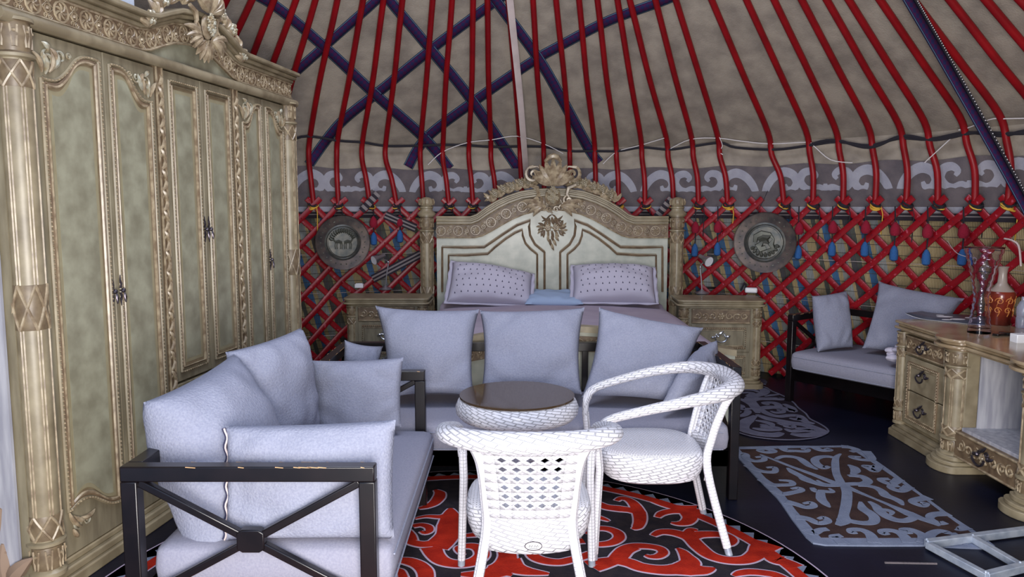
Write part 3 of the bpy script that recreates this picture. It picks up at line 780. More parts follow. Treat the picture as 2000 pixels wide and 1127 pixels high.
def door(x0, x1, z0, z1, kind, wd=.020):
    mb = MB(); mb.box(((x0+x1)/2, -wd/2, (z0+z1)/2), (x1-x0, wd, z1-z0)); d = mb.build('door', M_stile, W_, bevel=.003)
    fx = .038; pz0 = z0+(.10 if kind != 'S' else .045); pz1 = z1-.04
    if kind == 'L': ol, _ = panel_outline(x0+fx, x1-fx+.008, pz0, pz1, 'L')
    elif kind == 'R': ol, _ = panel_outline(x0+fx-.008, x1-fx, pz0, pz1, 'R')
    else: ol, _ = panel_outline(x0+fx, x1-fx, pz0, pz1, 'S')
    m2 = MB(); P = lambda q, w: [PLW(a, b, w) for a, b in q]
    m2.tube(P(ol, wd+.004), .0075, 6, 0, closed=True, up=(0, -1, 0))
    m2.tube(P(inset_b(ol, .013), wd+.003), .006, 5, 1, closed=True, up=(0, -1, 0))
    m2.tube(P(inset_b(ol, .021), wd+.004), .0065, 5, 2, closed=True, up=(0, -1, 0))
    o_beads(m2, PLW, ol+[ol[0]], .0048, .017, 2, wd+.010)
    m2.build('panel_moulding', [M_cream, M_brown, M_gilt], d)
    i0, i1, i2 = inset_b(ol, .024), inset_b(ol, .036), inset_b(ol, .052); m5 = MB()
    m5.prism(i0, wd-.002, wd+.0008, PLW, 1); m5.prism(i1, wd, wd+.0014, PLW, 2); m5.prism(i2, wd, wd+.0020, PLW, 0)
    m5.build('centre_panel', [M_panel, M_rim1, M_rim2], d)
    if kind != 'S':
        m3 = MB(); sg = 1 if kind == 'L' else -1; ex = (x0+fx if kind == 'L' else x1-fx)
        X = lambda t: ex+sg*t; w = wd+.006
        h1 = sg
        zt = pz1-.045
        o_scroll(m3, PLW, X(.035), zt+.005, .030, sg, PI/2, 1, w, .006); o_scroll(m3, PLW, X(.10), zt+.018, .024, -sg, PI, 1, w, .005)
        o_scroll(m3, PLW, X(.145), zt+.028, .014, sg, 0, 1, w, .004)
        for k, (a, b, g, L) in enumerate(((.005, -.05, 1.7, .085), (.02, -.055, 1.2, .08), (.04, -.045, .9, .08), (.06, -.03, .7, .07), (.075, .0, 1.6, .05), (.04, .03, 1.9, .04))):
            o_leaf(m3, PLW, X(a), zt+b, g if sg > 0 else PI-g, L, .02, k % 2, w, .5*sg)
        m3.build('corner_carving', [M_gilt, mat_silver], d); zb = pz0+.02; m4 = MB()
        o_scroll(m4, PLW, X(.045), zb-.005, .026, -sg, -PI/2, 1, w, .006); o_scroll(m4, PLW, X(.095), zb-.012, .018, sg, PI, 1, w, .005)
        for a, b, g, L in ((.0, .05, -1.4, .10), (.02, .03, -1.0, .08), (.05, .01, -.5, .09), (.015, -.02, -1.5, .05)):
            o_leaf(m4, PLW, X(a), zb+b, g if sg > 0 else PI-g, L, .02, 0, w, .5*sg)
        m4.build('corner_carving', [M_gilt, mat_silver], d)
    return d
mat_silver = mat('silvered_gilt', s(176, 176, 160), .3, col2=s(150, 132, 100), nscale=40, metal=.2)
def door_handle(d, x, z, w=.024):
    mb = MB(); pl = lambda u, v, q: V((x+u*.62, -(w+q*.7), z+v*.85))
    mb.ball(pl(0, 0, .022), .010, 0, 8, 6); mb.tube([pl(0, 0, 0), pl(0, 0, .02)], .004, 6)
    for sg in (1, -1):
        mb.tube([pl(0, sg*.01, .003), pl(.006, sg*.03, .006), pl(-.004, sg*.05, .006), pl(.002, sg*.075, .004)], [.006, .005, .004, .002], 6)
        o_scroll(mb, pl, .0, sg*.04, .010, sg, 0, 0, .006, .003)
    mb.tube([pl(0, -.012, .03), pl(.008, -.03, .034), pl(0, -.055, .034), pl(-.008, -.03, .034), pl(0, -.012, .03)], .0035, 5)
    mb.build('handle', M_bronze, d)
d1 = door(.118, .498, .105, 2.035, 'L'); door_handle(d1, .474, 1.08)
d2 = door(.502, .842, .105, 2.035, 'R'); door_handle(d2, .526, 1.08)
d3 = door(.908, 1.215, .60, 2.035, 'S'); door_handle(d3, 1.198, 1.31)
d4 = door(1.219, 1.527, .60, 2.035, 'S'); door_handle(d4, 1.236, 1.31)
d5 = door(1.593, 1.88, .105, 2.035, 'L'); 
d6 = door(1.884, 2.175, .105, 2.035, 'R'); door_handle(d6, 1.906, 1.11)
for z0, z1 in ((.11, .345), (.352, .59)):
    mb = MB(); mb.box((1.2175, -.012, (z0+z1)/2), (.615, .024, z1-z0)); dr = mb.build('drawer', M_stile, W_, bevel=.003)
    m2 = MB(); ol = [(.95, z0+.035), (1.485, z0+.035), (1.485, z1-.035), (.95, z1-.035)]
    m2.tube([PLW(a, b, .028) for a, b in ol], .008, 6, 0, closed=True, up=(0, -1, 0)); o_beads(m2, PLW, ol+[ol[0]], .005, .02, 1, .036)
    m2.build('drawer_moulding', [M_cream, M_gilt], dr); door_handle(dr, 1.2175, (z0+z1)/2)
# bead rail under the frieze
mb = MB(); mb.tube([(-.03, -.03, 2.062), (LW+.03, -.03, 2.062)], .024, 10); mb.box((LW/2, .15, 2.062), (LW+.02, .36, .04))
mb.build('bead_rail', M_cream, W_)
# arched frieze board and cornice
def wcurve(dz):
    pts = [(-.02, 2.0), (.30, 2.0), (.62, 2.0), (.76, 2.0), (.83, 2.012), (.92, 2.045), (1.02, 2.08), (1.15, 2.10), (1.25, 2.10), (1.38, 2.08), (1.48, 2.045), (1.57, 2.012), (1.64, 2.0), (1.75, 2.0), (2.0, 2.0), (LW+.02, 2.0)]
    return [(a, b+dz) for a, b in pts]
base = [(x, 2.085) for x, _ in wcurve(0)]
f0 = [(x, max(2.085, z)) for x, z in wcurve(.09)]
mb = MB()
mb.strip(base, wcurve(.20), -.04, .0, PLW, 0)
mb.strip(wcurve(.092), wcurve(.185), .0, .012, PLW, 1)
mb.build('frieze_board', [M_panel, M_brown], W_)
mb = MB(); o_frieze(mb, PLW, wcurve(.138), .088, 0, .014)
mb.tube([PLW(a, b, .014) for a, b in wcurve(.094)], .006, 5); mb.tube([PLW(a, b, .014) for a, b in wcurve(.183)], .006, 5)
mb.build('frieze_carving', M_gilt, W_)
mb = MB()
for dz0, dz1, w in ((.187, .205, .03), (.205, .225, .05), (.225, .248, .075)):
    mb.strip(wcurve(dz0), wcurve(dz1), -.05, w, PLW)
mb.strip(wcurve(.20), wcurve(.235), -.12, -.05, PLW)
mb.build('cornice', M_cream, W_, bevel=.006)
mb = MB(); mb.box((LW/2, DW/2+.02, 2.09), (LW, DW, .025)); mb.build('top_board', M_brown, W_)
def crest(mb, pl, cx, cz, S, mi, ml):    # shell and acanthus crest; S scales, ml = light roses
    w = .02
    for k in range(9):                   # fan
        a = PI/2+(k-4)*.27; o_leaf(mb, pl, cx+.02*S*math.cos(a), cz+.015*S, a, (.175-.012*abs(k-4))*S, .052*S, mi, w+.02*S, 0)
    mb.tube([pl(cx-.05*S, cz+.165*S, w+.03*S), pl(cx-.025*S, cz+.19*S, w+.05*S), pl(cx, cz+.198*S, w+.05*S), pl(cx+.025*S, cz+.19*S, w+.05*S), pl(cx+.05*S, cz+.165*S, w+.03*S)], [.010*S, .017*S, .02*S, .017*S, .010*S], 7, mi)
    for sg in (-1, 1):
        o_scroll(mb, pl, cx+sg*.125*S, cz+.085*S, .055*S, -sg, PI/2, mi, w, .012*S); o_stroke(mb, pl, [(cx+sg*.02*S, cz+.03*S), (cx+sg*.05*S, cz+.10*S), (cx+sg*.10*S, cz+.135*S), (cx+sg*.15*S, cz+.13*S)], .016*S, mi, w)
        o_stroke(mb, pl, [(cx+sg*.15*S, cz+.02*S), (cx+sg*.10*S, cz-.0*S), (cx+sg*.09*S, cz-.04*S), (cx+sg*.115*S, cz-.075*S), (cx+sg*.10*S, cz-.10*S), (cx+sg*.06*S, cz-.10*S)], .015*S, mi, w)
        o_scroll(mb, pl, cx+sg*.10*S, cz-.08*S, .035*S, sg, PI/2, mi, w, .010*S)
        o_leaf(mb, pl, cx+sg*.03*S, cz+.02*S, PI/2-sg*1.2, .13*S, .03*S, mi, w+.01*S, sg*.4)
        for k in range(4): o_leaf(mb, pl, cx+sg*.05*S, cz-.115*S, PI/2-sg*(1.0+.30*k), (.16-.02*k)*S, .035*S, mi, w, -sg*.4)
        for t, dz in ((.055, -.125), (.022, -.135)): o_scroll(mb, pl, cx+sg*t*S, cz+dz*S, .02*S, sg, 0, mi, w, .006*S)
    mb.ball(pl(cx, cz-.055*S, w), .05*S, mi, 10, 8, (1, .4, 1.25))
    for (a, b) in ((0, -.005), (-.022, -.025), (.022, -.025), (0, -.045), (-.022, -.065), (.022, -.065), (0, -.085)): o_rose(mb, pl, cx+a*S, cz+b*S, .020*S, ml, w+.025*S)
def sprays(mb, pl, path, S, mi, ml):     # roses and leaves running down the arch, path from the crest outwards
    n = len(path)
    for k, (x, z) in enumerate(path):
        if k % 2 == 1: o_rose(mb, pl, x, z+.015*S, .036*S, ml, .025)
        for a in (PI/2-.7, PI/2+.7, PI/2): o_leaf(mb, pl, x, z-.03*S, a+(.3 if k % 2 else -.3), .085*S, .034*S, mi, .012)
        o_leaf(mb, pl, x, z-.01*S, 0 if k % 2 else PI, .05*S, .022*S, mi, .014)
mb = MB()
plc = lambda u, v, w: V((u, -(w+.06), v))
crest(mb, plc, 1.20, 2.335, .95, 0, 1)
for k in range(7):                       # lower shell
    a = -PI/2+(k-3)*.36; o_leaf(mb, plc, 1.20, 2.225, a, .11, .036, 0, .0, 0)
c = wcurve(.26)
sprays(mb, lambda u, v, w: V((u, -(w+.03), v)), [(1.20-.14-.055*k, 2.385-.0022*k*k*3) for k in range(6)], .9, 0, 1); sprays(mb, lambda u, v, w: V((u, -(w+.03), v)), [(1.20+.14+.055*k, 2.385-.0022*k*k*3) for k in range(6)], .9, 0, 1)
mb.build('crest', [M_gilt, mat_silver], W_)

# what lies on top of the wardrobe
def onW(u, y, z):
    c, s_ = math.cos(WA), math.sin(WA); return V((WO.x+c*u-s_*y, WO.y+s_*u+c*y, z))
mb = MB(); mb.box((0, 0, .16), (.26, .22, .32)); mb.box((0, -.105, .20), (.20, .012, .16)); 
o = mb.build('cardboard_box', M_boxwhite, loc=onW(.86, .26, 2.108), local=True, bevel=.008); o.rotation_euler = (0, 0, WA); tag(o, 'pale box lying on top of the wardrobe left of its crest', 'box')
mb = MB(); mb.box((0, 0, .11), (.36, .25, .22)); mb.tube([(-.17, -.12, .22), (.17, -.12, .22)], .014, 6)
o = mb.build('folded_blanket', M_darkchest, loc=onW(.50, .28, 2.108), local=True, bevel=.04, seg=3); o.rotation_euler = (0, 0, WA); tag(o, 'dark blue folded blanket lying on top of the wardrobe beside the pale box', 'blanket')

# ================================================================== THE BED
YH = 6.42
def hb(zx, zy): p = ony(800+.355*zx, 300+.355*zy, YH); return (p.x, p.z)
BX = hb(785, 0)[0]
BED = thing('bed', 'wide carved cream double bed with arched headboard at the back of the yurt', 'bed', (BX, YH, 0))
PLB = lambda u, v, w: V((u-BX, -w, v))
def mir(pts): return [hb(a, b) for a, b in pts]+[hb(1570-a, b) for a, b in pts[::-1]]
topc = mir([(148, 350), (250, 350), (335, 350), (370, 338), (420, 300), (480, 264), (540, 236), (610, 213), (690, 200), (770, 196)])
capb = mir([(148, 388), (250, 388), (342, 388), (380, 374), (430, 340), (490, 303), (550, 274), (620, 250), (700, 238), (770, 234)])
frb = mir([(148, 462), (250, 462), (358, 462), (400, 452), (450, 426), (508, 392), (565, 360), (630, 333), (705, 314), (770, 308)])
mb = MB(); bottom = [(x, .30) for x, _ in frb]
mb.strip(bottom, capb, -.05, .0, PLB, 0); mb.build('headboard', M_pale, BED)
mb = MB(); mb.strip(capb, topc, -.06, .035, PLB, 0)
mid = [((a[0]+b[0])/2, (a[1]+b[1])/2) for a, b in zip(capb, topc)]
mb.tube([PLB(a, b, .04) for a, b in mid], .013, 6); mb.tube([PLB(a, b, .035) for a, b in topc], .012, 6)
mb.build('headboard_cap', M_cream, BED, bevel=.006)
mb = MB(); mb.strip(frb, capb, .0, .010, PLB, 1)
fm = [((a[0]+b[0])/2, (a[1]+b[1])/2) for a, b in zip(capb, frb)]
o_frieze(mb, PLB, fm, .092, 0, .013)
for c in (frb, capb):
    mb.tube([PLB(a, b, .012) for a, b in c], .006, 5)
mb.build('headboard_frieze', [M_gilt, M_brown], BED)
oA = [(180, 760), (180, 700), (180, 515), (300, 517), (410, 515), (455, 485), (520, 440), (590, 395), (665, 368), (657, 400), (663, 450), (690, 500), (742, 543), (742, 600), (742, 700), (742, 760)]
oB = [(215, 760), (215, 690), (215, 560), (310, 560), (430, 552), (470, 515), (530, 468), (580, 436), (620, 420), (622, 450), (638, 495), (665, 525), (702, 555), (702, 620), (702, 700), (702, 760)]
mb = MB()
for L, r, m_ in ((oA, .011, 0), (oB, .010, 0)):
    for f in (lambda q: q, lambda q: 1570-q):
        P = [hb(f(a), b) for a, b in L]; mb.tube([PLB(x, z, .004) for x, z in P], r, 6, m_); mb.tube([PLB(x, z+.012, .004) for x, z in P], r*.45, 5, 1)
mb.build('headboard_moulding', [M_brown, M_cream], BED)
mb = MB()                               # hanging flower carving in the middle
pcx, pcz = hb(783, 400); pc = lambda u, v, w: PLB(u, v, w+.004)
o_stroke(mb, pc, [hb(728, 372), hb(750, 365), hb(770, 342), hb(783, 335), hb(796, 342), hb(816, 365), hb(838, 372)], .007, 0)
for k in range(5): o_leaf(mb, pc, pcx+(k-2)*.022, pcz+.075-.006*abs(k-2)**2, -PI/2+(k-2)*.2, .07, .030, 0, 0)
o_leaf(mb, pc, pcx-.01, pcz+.045, PI, .09, .022, 0, 0, -.5); o_leaf(mb, pc, pcx+.01, pcz+.045, 0, .09, .022, 0, 0, .5)
for sg in (-1, 1):
    o_rose(mb, pc, pcx+sg*.034, pcz-.01, .034, 1, .004)
    for k in range(5): o_leaf(mb, pc, pcx+sg*(.062+.010*(k % 2)), pcz-.008*k, (0 if sg > 0 else PI)+sg*(.75-.38*k), .06, .024, k % 2, 0)
for r_ in range(4):
    for k in range(4-r_ if r_ else 5): o_leaf(mb, pc, pcx+(k-((4-r_ if r_ else 5)-1)/2)*.030, pcz-.035-.036*r_, -PI/2+(k-((4-r_ if r_ else 5)-1)/2)*.22, .060, .026, (k+r_) % 2, .002*r_)
mb.ball(PLB(*hb(783, 326), .02), .008, 1)
mb.build('flower_carving', [M_brown, M_gilt], BED)
mb = MB(); ccx, ccz = hb(785, 190)
crest(mb, lambda u, v, w: PLB(u, v, w+.062), ccx, ccz+.0, 1.28, 0, 1)
for sg in (-1, 1):
    path = [hb(785+sg*q, r) for q, r in ((108, 158), (130, 168), (152, 170), (174, 172), (198, 182), (222, 190), (246, 197), (270, 205), (294, 218), (316, 232), (338, 244))]
    sprays(mb, lambda u, v, w: PLB(u, v, w+.01), path, 1.1, 0, 1)
mb.build('crest', [M_gilt, M_cream], BED)
for sg in (-1, 1):
    px = BX+sg*(hb(1480, 0)[0]-hb(785, 0)[0])+.0
    mb = MB(); c = (px-BX, -.01); column(mb, c, .060, .0, 1.345, 0, 1, 20)
    mb.lathe([(.075, 1.345), (.078, 1.36), (.066, 1.372), (.052, 1.385), (.050, 1.40), (.056, 1.405), (.056, 1.415), (.046, 1.42), (.058, 1.435), (.062, 1.455), (.052, 1.478), (.028, 1.492), (0, 1.497)], 20, (c[0], c[1], 0), 0)
    for j in range(12): a = 2*PI*j/12; mb.tube([(c[0]+r*math.cos(a), c[1]+r*math.sin(a), z) for r, z in ((.058, 1.43), (.064, 1.455), (.054, 1.48))], .006, 4, 1)
    mb.build('post', [M_cream, M_gilt, M_mid], BED)
# mattress, rails, footboard
def rbox(mb, x0, x1, y0, y1, z0, z1, r=.05, mi=0, n=6, dome=0.0, nx=10, ny=10, sag=None):
    """soft rounded box"""
    cx, cy, cz = (x0+x1)/2, (y0+y1)/2, (z0+z1)/2; hx, hy, hz = (x1-x0)/2, (y1-y0)/2, (z1-z0)/2
    def grid(h, k):
        a = [-h, -h+r*.3, -h+r]+[-h+r+(2*h-2*r)*i/k for i in range(1, k)]+[h-r, h-r*.3, h]; return a
    gx, gy = grid(hx, nx), grid(hy, ny); gz = [-hz, -hz+r*.3, 0, hz-r*.3, hz] if 2*hz > 2*r*.7 else [-hz, 0, hz]
    cache = {}
    def P(x, y, z):
        k = (round(x, 5), round(y, 5), round(z, 5))
        if k in cache: return cache[k]
        rr = min(r, hz*.98); q = V((max(-hx+rr, min(hx-rr, x)), max(-hy+rr, min(hy-rr, y)), max(-hz+rr, min(hz-rr, z)))); d = V((x, y, z))-q
        p = q+(d.normalized()*rr if d.length > 1e-9 else d)
        if dome:
            e = (1-(p.x/hx)**2)*(1-(p.y/hy)**2); p.z += dome*max(0, e)**.5*(1 if z > 0 else -.2)
        if sag: p += sag(p)
        cache[k] = mb.pt(p+V((cx, cy, cz))); return cache[k]
    def quad(a, b, c, d):
        ids = [a, b, c, d]
        if len(set(ids)) >= 3: mb.face(list(dict.fromkeys(ids)), mi)
    for i in range(len(gx)-1):
        for j in range(len(gy)-1):
            quad(P(gx[i], gy[j], hz), P(gx[i+1], gy[j], hz), P(gx[i+1], gy[j+1], hz), P(gx[i], gy[j+1], hz)); quad(P(gx[i], gy[j+1], -hz), P(gx[i+1], gy[j+1], -hz), P(gx[i+1], gy[j], -hz), P(gx[i], gy[j], -hz))
    for k in range(len(gz)-1):
        for i in range(len(gx)-1):
            quad(P(gx[i], -hy, gz[k]), P(gx[i+1], -hy, gz[k]), P(gx[i+1], -hy, gz[k+1]), P(gx[i], -hy, gz[k+1])); quad(P(gx[i], hy, gz[k+1]), P(gx[i+1], hy, gz[k+1]), P(gx[i+1], hy, gz[k]), P(gx[i], hy, gz[k]))
        for j in range(len(gy)-1):
            quad(P(-hx, gy[j], gz[k+1]), P(-hx, gy[j+1], gz[k+1]), P(-hx, gy[j+1], gz[k]), P(-hx, gy[j], gz[k])); quad(P(hx, gy[j], gz[k]), P(hx, gy[j+1], gz[k]), P(hx, gy[j+1], gz[k+1]), P(hx, gy[j], gz[k+1]))
ML, MR = -.93, .90
mb = MB(); rbox(mb, ML+.03, MR-.03, -1.98, -.06, .30, .55, .05); mb.build('mattress', M_spread, BED, ang=80)
for sx in (ML-.0, MR+.0):
    mb = MB(); mb.box((sx, -1.0, .25), (.05, 1.9, .2)); mb.build('side_rail', M_cream, BED, bevel=.008)
# footboard: low arched carved panel
fy = -2.04; fl = [(ML-.06+(MR-ML+.12)*i/20) for i in range(21)]
ft = [(x, .60+.14*math.sin(PI*(i/20))**1.2) for i, x in enumerate(fl)]
PF = lambda u, v, w: V((u, fy-w, v))
mb = MB(); mb.strip([(x, .10) for x in fl], [(a, b-.02) for a, b in ft], -.03, 0, PF, 0); mb.strip([(a, b-.035) for a, b in ft], ft, -.045, .03, PF, 1)
mb.strip([(a, b-.15) for a, b in ft], [(a, b-.06) for a, b in ft], 0, .008, PF, 3)
o_frieze(mb, PF, [(a, b-.105) for a, b in ft], .08, 2, .012)
for z in (.32, .14): mb.strip([(x, z) for x in fl], [(x, z+.03) for x in fl], 0, .015, PF, 1)
o_acanthus(mb, PF, ML+.1, MR-.1, .245, .12, 2, .006)
mb.build('footboard', [M_pale, M_cream, M_gilt, M_brown], BED)
# spread over the mattress, hanging over both sides
def spread():
    mb = MB(); nx, ny = 46, 40; G = []
    for j in range(ny+1):
        y = YH-.05-1.96*j/ny; row = []
        for i in range(nx+1):
            t = -1.22+2.44*i/nx; a = abs(t)
            if a <= .96: x = BX+(ML+MR)/2+t*.93; z = .600+.045*(1-(t/1.0)**2)+.008*noise.noise(V((x*3, y*2, 0)))+(.02 if j/ny < .15 else 0)
            else: q = (a-.96)/.26; x = BX+(ML+MR)/2+math.copysign(.93*.96+.025+.012*q+.008*math.sin(y*14)*q, t); z = .592-.36*q+.0*q
            z -= .0 if j < ny-2 else .01*(j-ny+2)
            row.append(mb.pt((x, y, z)))
        G.append(row)
    for j in range(ny):
        for i in range(nx): mb.face((G[j][i], G[j][i+1], G[j+1][i+1], G[j+1][i]))
    return tag(mb.build('bedspread', M_spread, solid=.008, ang=80), 'mauve bedspread drawn over the double bed', 'bedspread')
spread()

# ================================================================== CUSHIONS
def cushion(name, label, cat, BL, BR, TR, TL, T, m, group=None, pinch=.09, seed=0, zipper=False, flange=0.0, dots=None, n=26, pw=.5, sagz=0.0):
    BL, BR, TR, TL = map(V, (BL, BR, TR, TL)); c = (BL+BR+TR+TL)/4
    nrm = ((BR-BL).cross(TL-BL)).normalized(); mb = MB(); sides = []
    def P(a, b, side):
        e = pinch; u = a*(1-e*(1-b*b)*abs(a)**3); v = b*(1-e*(1-a*a)*abs(b)**3)
        p = BL*(1-u)*(1-v)/4+BR*(1+u)*(1-v)/4+TR*(1+u)*(1+v)/4+TL*(1-u)*(1+v)/4
        h = max(0, (1-a**2)*(1-b**2))**pw*T/2
        q = V((p.x*3.1+seed*7, p.z*3.1, p.y*3.1)); nz = noise.noise(q)*.024+noise.noise(q*2.7)*.012+noise.noise(q*6)*.004
        edge = (1-max(abs(a), abs(b)))
        wr = math.sin((a*b)*16+seed)*.004*min(1, 4*edge)
        ee = min(1, edge*5)
        return p+nrm*(side*(h)+(nz+wr)*ee)+V((0, 0, -sagz*(1-a*a)*max(0, b)*1.0))
    R = {}
    par = [math.copysign(abs(x)**.8, x) for x in [-1+2*i/n for i in range(n+1)]]
    for side in (1, -1):
        for i, a in enumerate(par):
            for j, b in enumerate(par):
                if side == -1 and (i in (0, n) or j in (0, n)): R[(-1, i, j)] = R[(1, i, j)]
                else: R[(side, i, j)] = mb.pt(P(a, b, side))
        for i in range(n):
            for j in range(n):
                f = (R[(side, i, j)], R[(side, i+1, j)], R[(side, i+1, j+1)], R[(side, i, j+1)])
                mb.face(f if side > 0 else f[::-1])
    o = mb.build(name, m, loc=c, ang=75); tag(o, label, cat, group)
    if flange:                            # ruffled flange beyond the seam
        fb = MB(); rim = [(a, -1) for a in par]+[(1, b) for b in par[1:]]+[(a, 1) for a in par[::-1][1:]]+[(-1, b) for b in par[::-1][1:-1]]
        q = []
        for k, (a, b) in enumerate(rim):
            p = P(a, b, 1); p2 = BL*0; s1 = 1+flange*(1+.15*math.sin(k*1.1)); u, v_ = a*s1, b*(1+flange*1.4*(1+.12*math.sin(k*.9)))
            p2 = BL*(1-u)*(1-v_)/4+BR*(1+u)*(1-v_)/4+TR*(1+u)*(1+v_)/4+TL*(1-u)*(1+v_)/4+nrm*.006*math.sin(k*.8)
            q.append((fb.pt(p-c), fb.pt(p2-c)))
        for k in range(len(q)): fb.face((q[k][0], q[k][1], q[(k+1) % len(q)][1], q[(k+1) % len(q)][0]))
        fb.build('flange', m, o, solid=.004, ang=80)
    if dots:
        db = MB()
        for i in range(dots[0]):
            for j in range(dots[1]):
                a = -.82+1.64*(i+.25*(j % 2))/(dots[0]-1)*.96; b = -.72+1.36*j/(dots[1]-1)
                p = P(a, b, 1); a1 = P(a+.012, b, 1)-p; a2 = P(a, b+.02, 1)-p; nn = a1.cross(a2).normalized(); e = a1.normalized(); f2 = nn.cross(e)
                r_ = .0085; ids = [db.pt(p-c+nn*.002+e*r_*math.cos(t)*.8+f2*r_*math.sin(t)*1.25) for t in (PI/2, PI*7/6, PI*11/6)]
                ap = db.pt(p-c+nn*.006)
                for k in range(3): db.face((ids[k], ids[(k+1) % 3], ap))
        tag(db.build('stitched_dots', M_dot, o), kind='stuff')
    if zipper:
        zb = MB(); P1 = [P(-1, b, 1)-c for b in [-.97+1.94*i/40 for i in range(41)]]
        zb.tube([p+V((.004*math.sin(i*.9), -.004, 0)) for i, p in enumerate(P1)], .0065, 6, 0)
        zb.tube([p+V((.004*math.sin(i*.9)+.003, -.009, 0)) for i, p in enumerate(P1)], .003, 5, 1); zb.build('zip', [M_dot, M_pink], o)
    return o
G_ = ony
# bed pillows
cushion('bed_pillow', 'dotted mauve bed pillow leaning on the left half of the headboard', 'pillow', G_(872, 590, 6.02), G_(1038, 596, 6.02), G_(1040, 536, 6.26), G_(884, 512, 6.26), .26, M_bedpil, None, .03, 1, flange=.06, dots=(11, 6), pw=.36)
cushion('bed_pillow', 'dotted mauve bed pillow leaning on the right half of the headboard', 'pillow', G_(1118, 590, 6.00), G_(1282, 592, 6.00), G_(1276, 524, 6.26), G_(1119, 520, 6.26), .26, M_bedpil, None, .03, 2, flange=.06, dots=(11, 6), pw=.36)
cushion('bed_cushion', 'plain pale blue pillow lying between the two dotted bed pillows', 'pillow', (.10, 5.95, .66), (.56, 5.95, .66), (.56, 6.33, .715), (.10, 6.33, .715), .10, M_bluepil, None, .06, 3, pw=.4)
# ================================================================== NIGHTSTANDS AND LAMPS
def pull(mb, pl, x, z, S=1.0):
    for sg in (-1, 1):
        mb.ball(pl(x+sg*.032*S, z+.008*S, .006), .009*S, 0, 8, 6); o_leaf(mb, pl, x+sg*.03*S, z+.008*S, (0 if sg > 0 else PI), .03*S, .014*S, 0, .003)
        o_scroll(mb, pl, x+sg*.02*S, z+.018*S, .012*S, sg, 0, 0, .004, .003*S)
    mb.tube([pl(x+.034*S*math.cos(a), z+.004*S+.026*S*math.sin(a), .02*S) for a in [PI+PI*i/10 for i in range(11)]], .0045*S, 6)
    o_leaf(mb, pl, x-.02*S, z+.02*S, .3, .045*S, .014*S, 0, .004)
def slab_poly(w, d, r=.05):
    pts = []
    for cx, cy, a0 in ((w/2-r, -d/2+r, -PI/2), (w/2-.01, d/2-.01, 0), (-w/2+.01, d/2-.01, PI/2), (-w/2+r, -d/2+r, PI)):
        rr = r if cy < 0 else .01
        for i in range(6): a = a0+PI/2*i/5; pts.append((cx+rr*math.cos(a), cy+rr*math.sin(a)))
    return pts
XY = lambda u, v, w: V((u, v, w))
def nightstand(x, y, W, H, label, rz=0):
    o = thing('nightstand', label, 'nightstand', (x, y, 0), rz, 'carved nightstands beside the bed'); D = .37
    mb = MB()
    for gr, z0, z1 in ((.0, H-.016, H), (.012, H-.034, H-.016), (-.004, H-.048, H-.034), (.022, H-.062, H-.048)): mb.prism(slab_poly(W-2*gr, D-2*gr), z0, z1, XY)
    mb.build('top', M_cream, o, bevel=.004)
    mb = MB(); mb.box((0, .01, (H-.06+.08)/2+.0), (W-.09, D-.06, H-.06-.08)); mb.build('body', M_stile, o, bevel=.003)
    mb = MB()
    for gr, z0, z1 in ((-.005, 0, .045), (.012, .045, .065), (.025, .065, .085)): mb.prism(slab_poly(W-2*gr, D-2*gr, .06), z0, z1, XY)
    mb.build('plinth', M_cream, o, bevel=.004)
    for sg in (-1, 1):
        mb = MB(); column(mb, (sg*(W/2-.062), -D/2+.062), .042, .085, H-.062, 0, 1, 16); mb.build('pillar', [M_cream, M_gilt, M_mid], o)
    fy = -D/2+.04; P = lambda u, v, w: V((u, fy-w, v)); x1 = W/2-.115
    zt = H-.07; zs = [(zt-.115, zt), (zt-.335, zt-.122), (.095, zt-.342)]
    for k, (a, b) in enumerate(zs):
        mb = MB(); mb.box((0, fy+.005, (a+b)/2), (2*x1, .03, b-a)); d = mb.build('drawer', M_stile if k else M_brown, o, bevel=.002); m2 = MB()
        if k == 0:
            o_acanthus(m2, P, -x1+.01, x1-.01, (a+b)/2, .10, 0, .012); m2.tube([P(u, v, .012) for u, v in ((-x1+.005, a+.006), (x1-.005, a+.006), (x1-.005, b-.006), (-x1+.005, b-.006))], .005, 5, 0, closed=True)
            m2.build('carving', [M_gilt, M_brown], d)
        else:
            ol = [(-x1+.035, a+.03 if k == 1 else a+.03), (x1-.035, a+.03), (x1-.035, b-.03), (-x1+.035, b-.03)]
            m2.tube([P(u, v, .012) for u, v in ol], .008, 5, 1, closed=True); o_beads(m2, P, ol+[ol[0]], .0055, .016, 0, .017); m2.tube([P(u, v, .011) for u, v in inset(ol, .014)], .005, 5, 0, closed=True)
            m2.build('moulding', [M_gilt, M_brown], d); m3 = MB(); pull(m3, P, 0, (a+b)/2, 1.3)
            for v in m3.v: v.y -= .01
            m3.build('handle', M_steel, d)
    return o
HN = .70
nightstand(-.995, 6.175, .68, HN, 'carved cream nightstand left of the bed, half hidden by sofa cushions', 0)
nightstand(1.63, 6.05, .68, HN, 'carved cream nightstand right of the bed, holding a lamp and a white box', -.06)

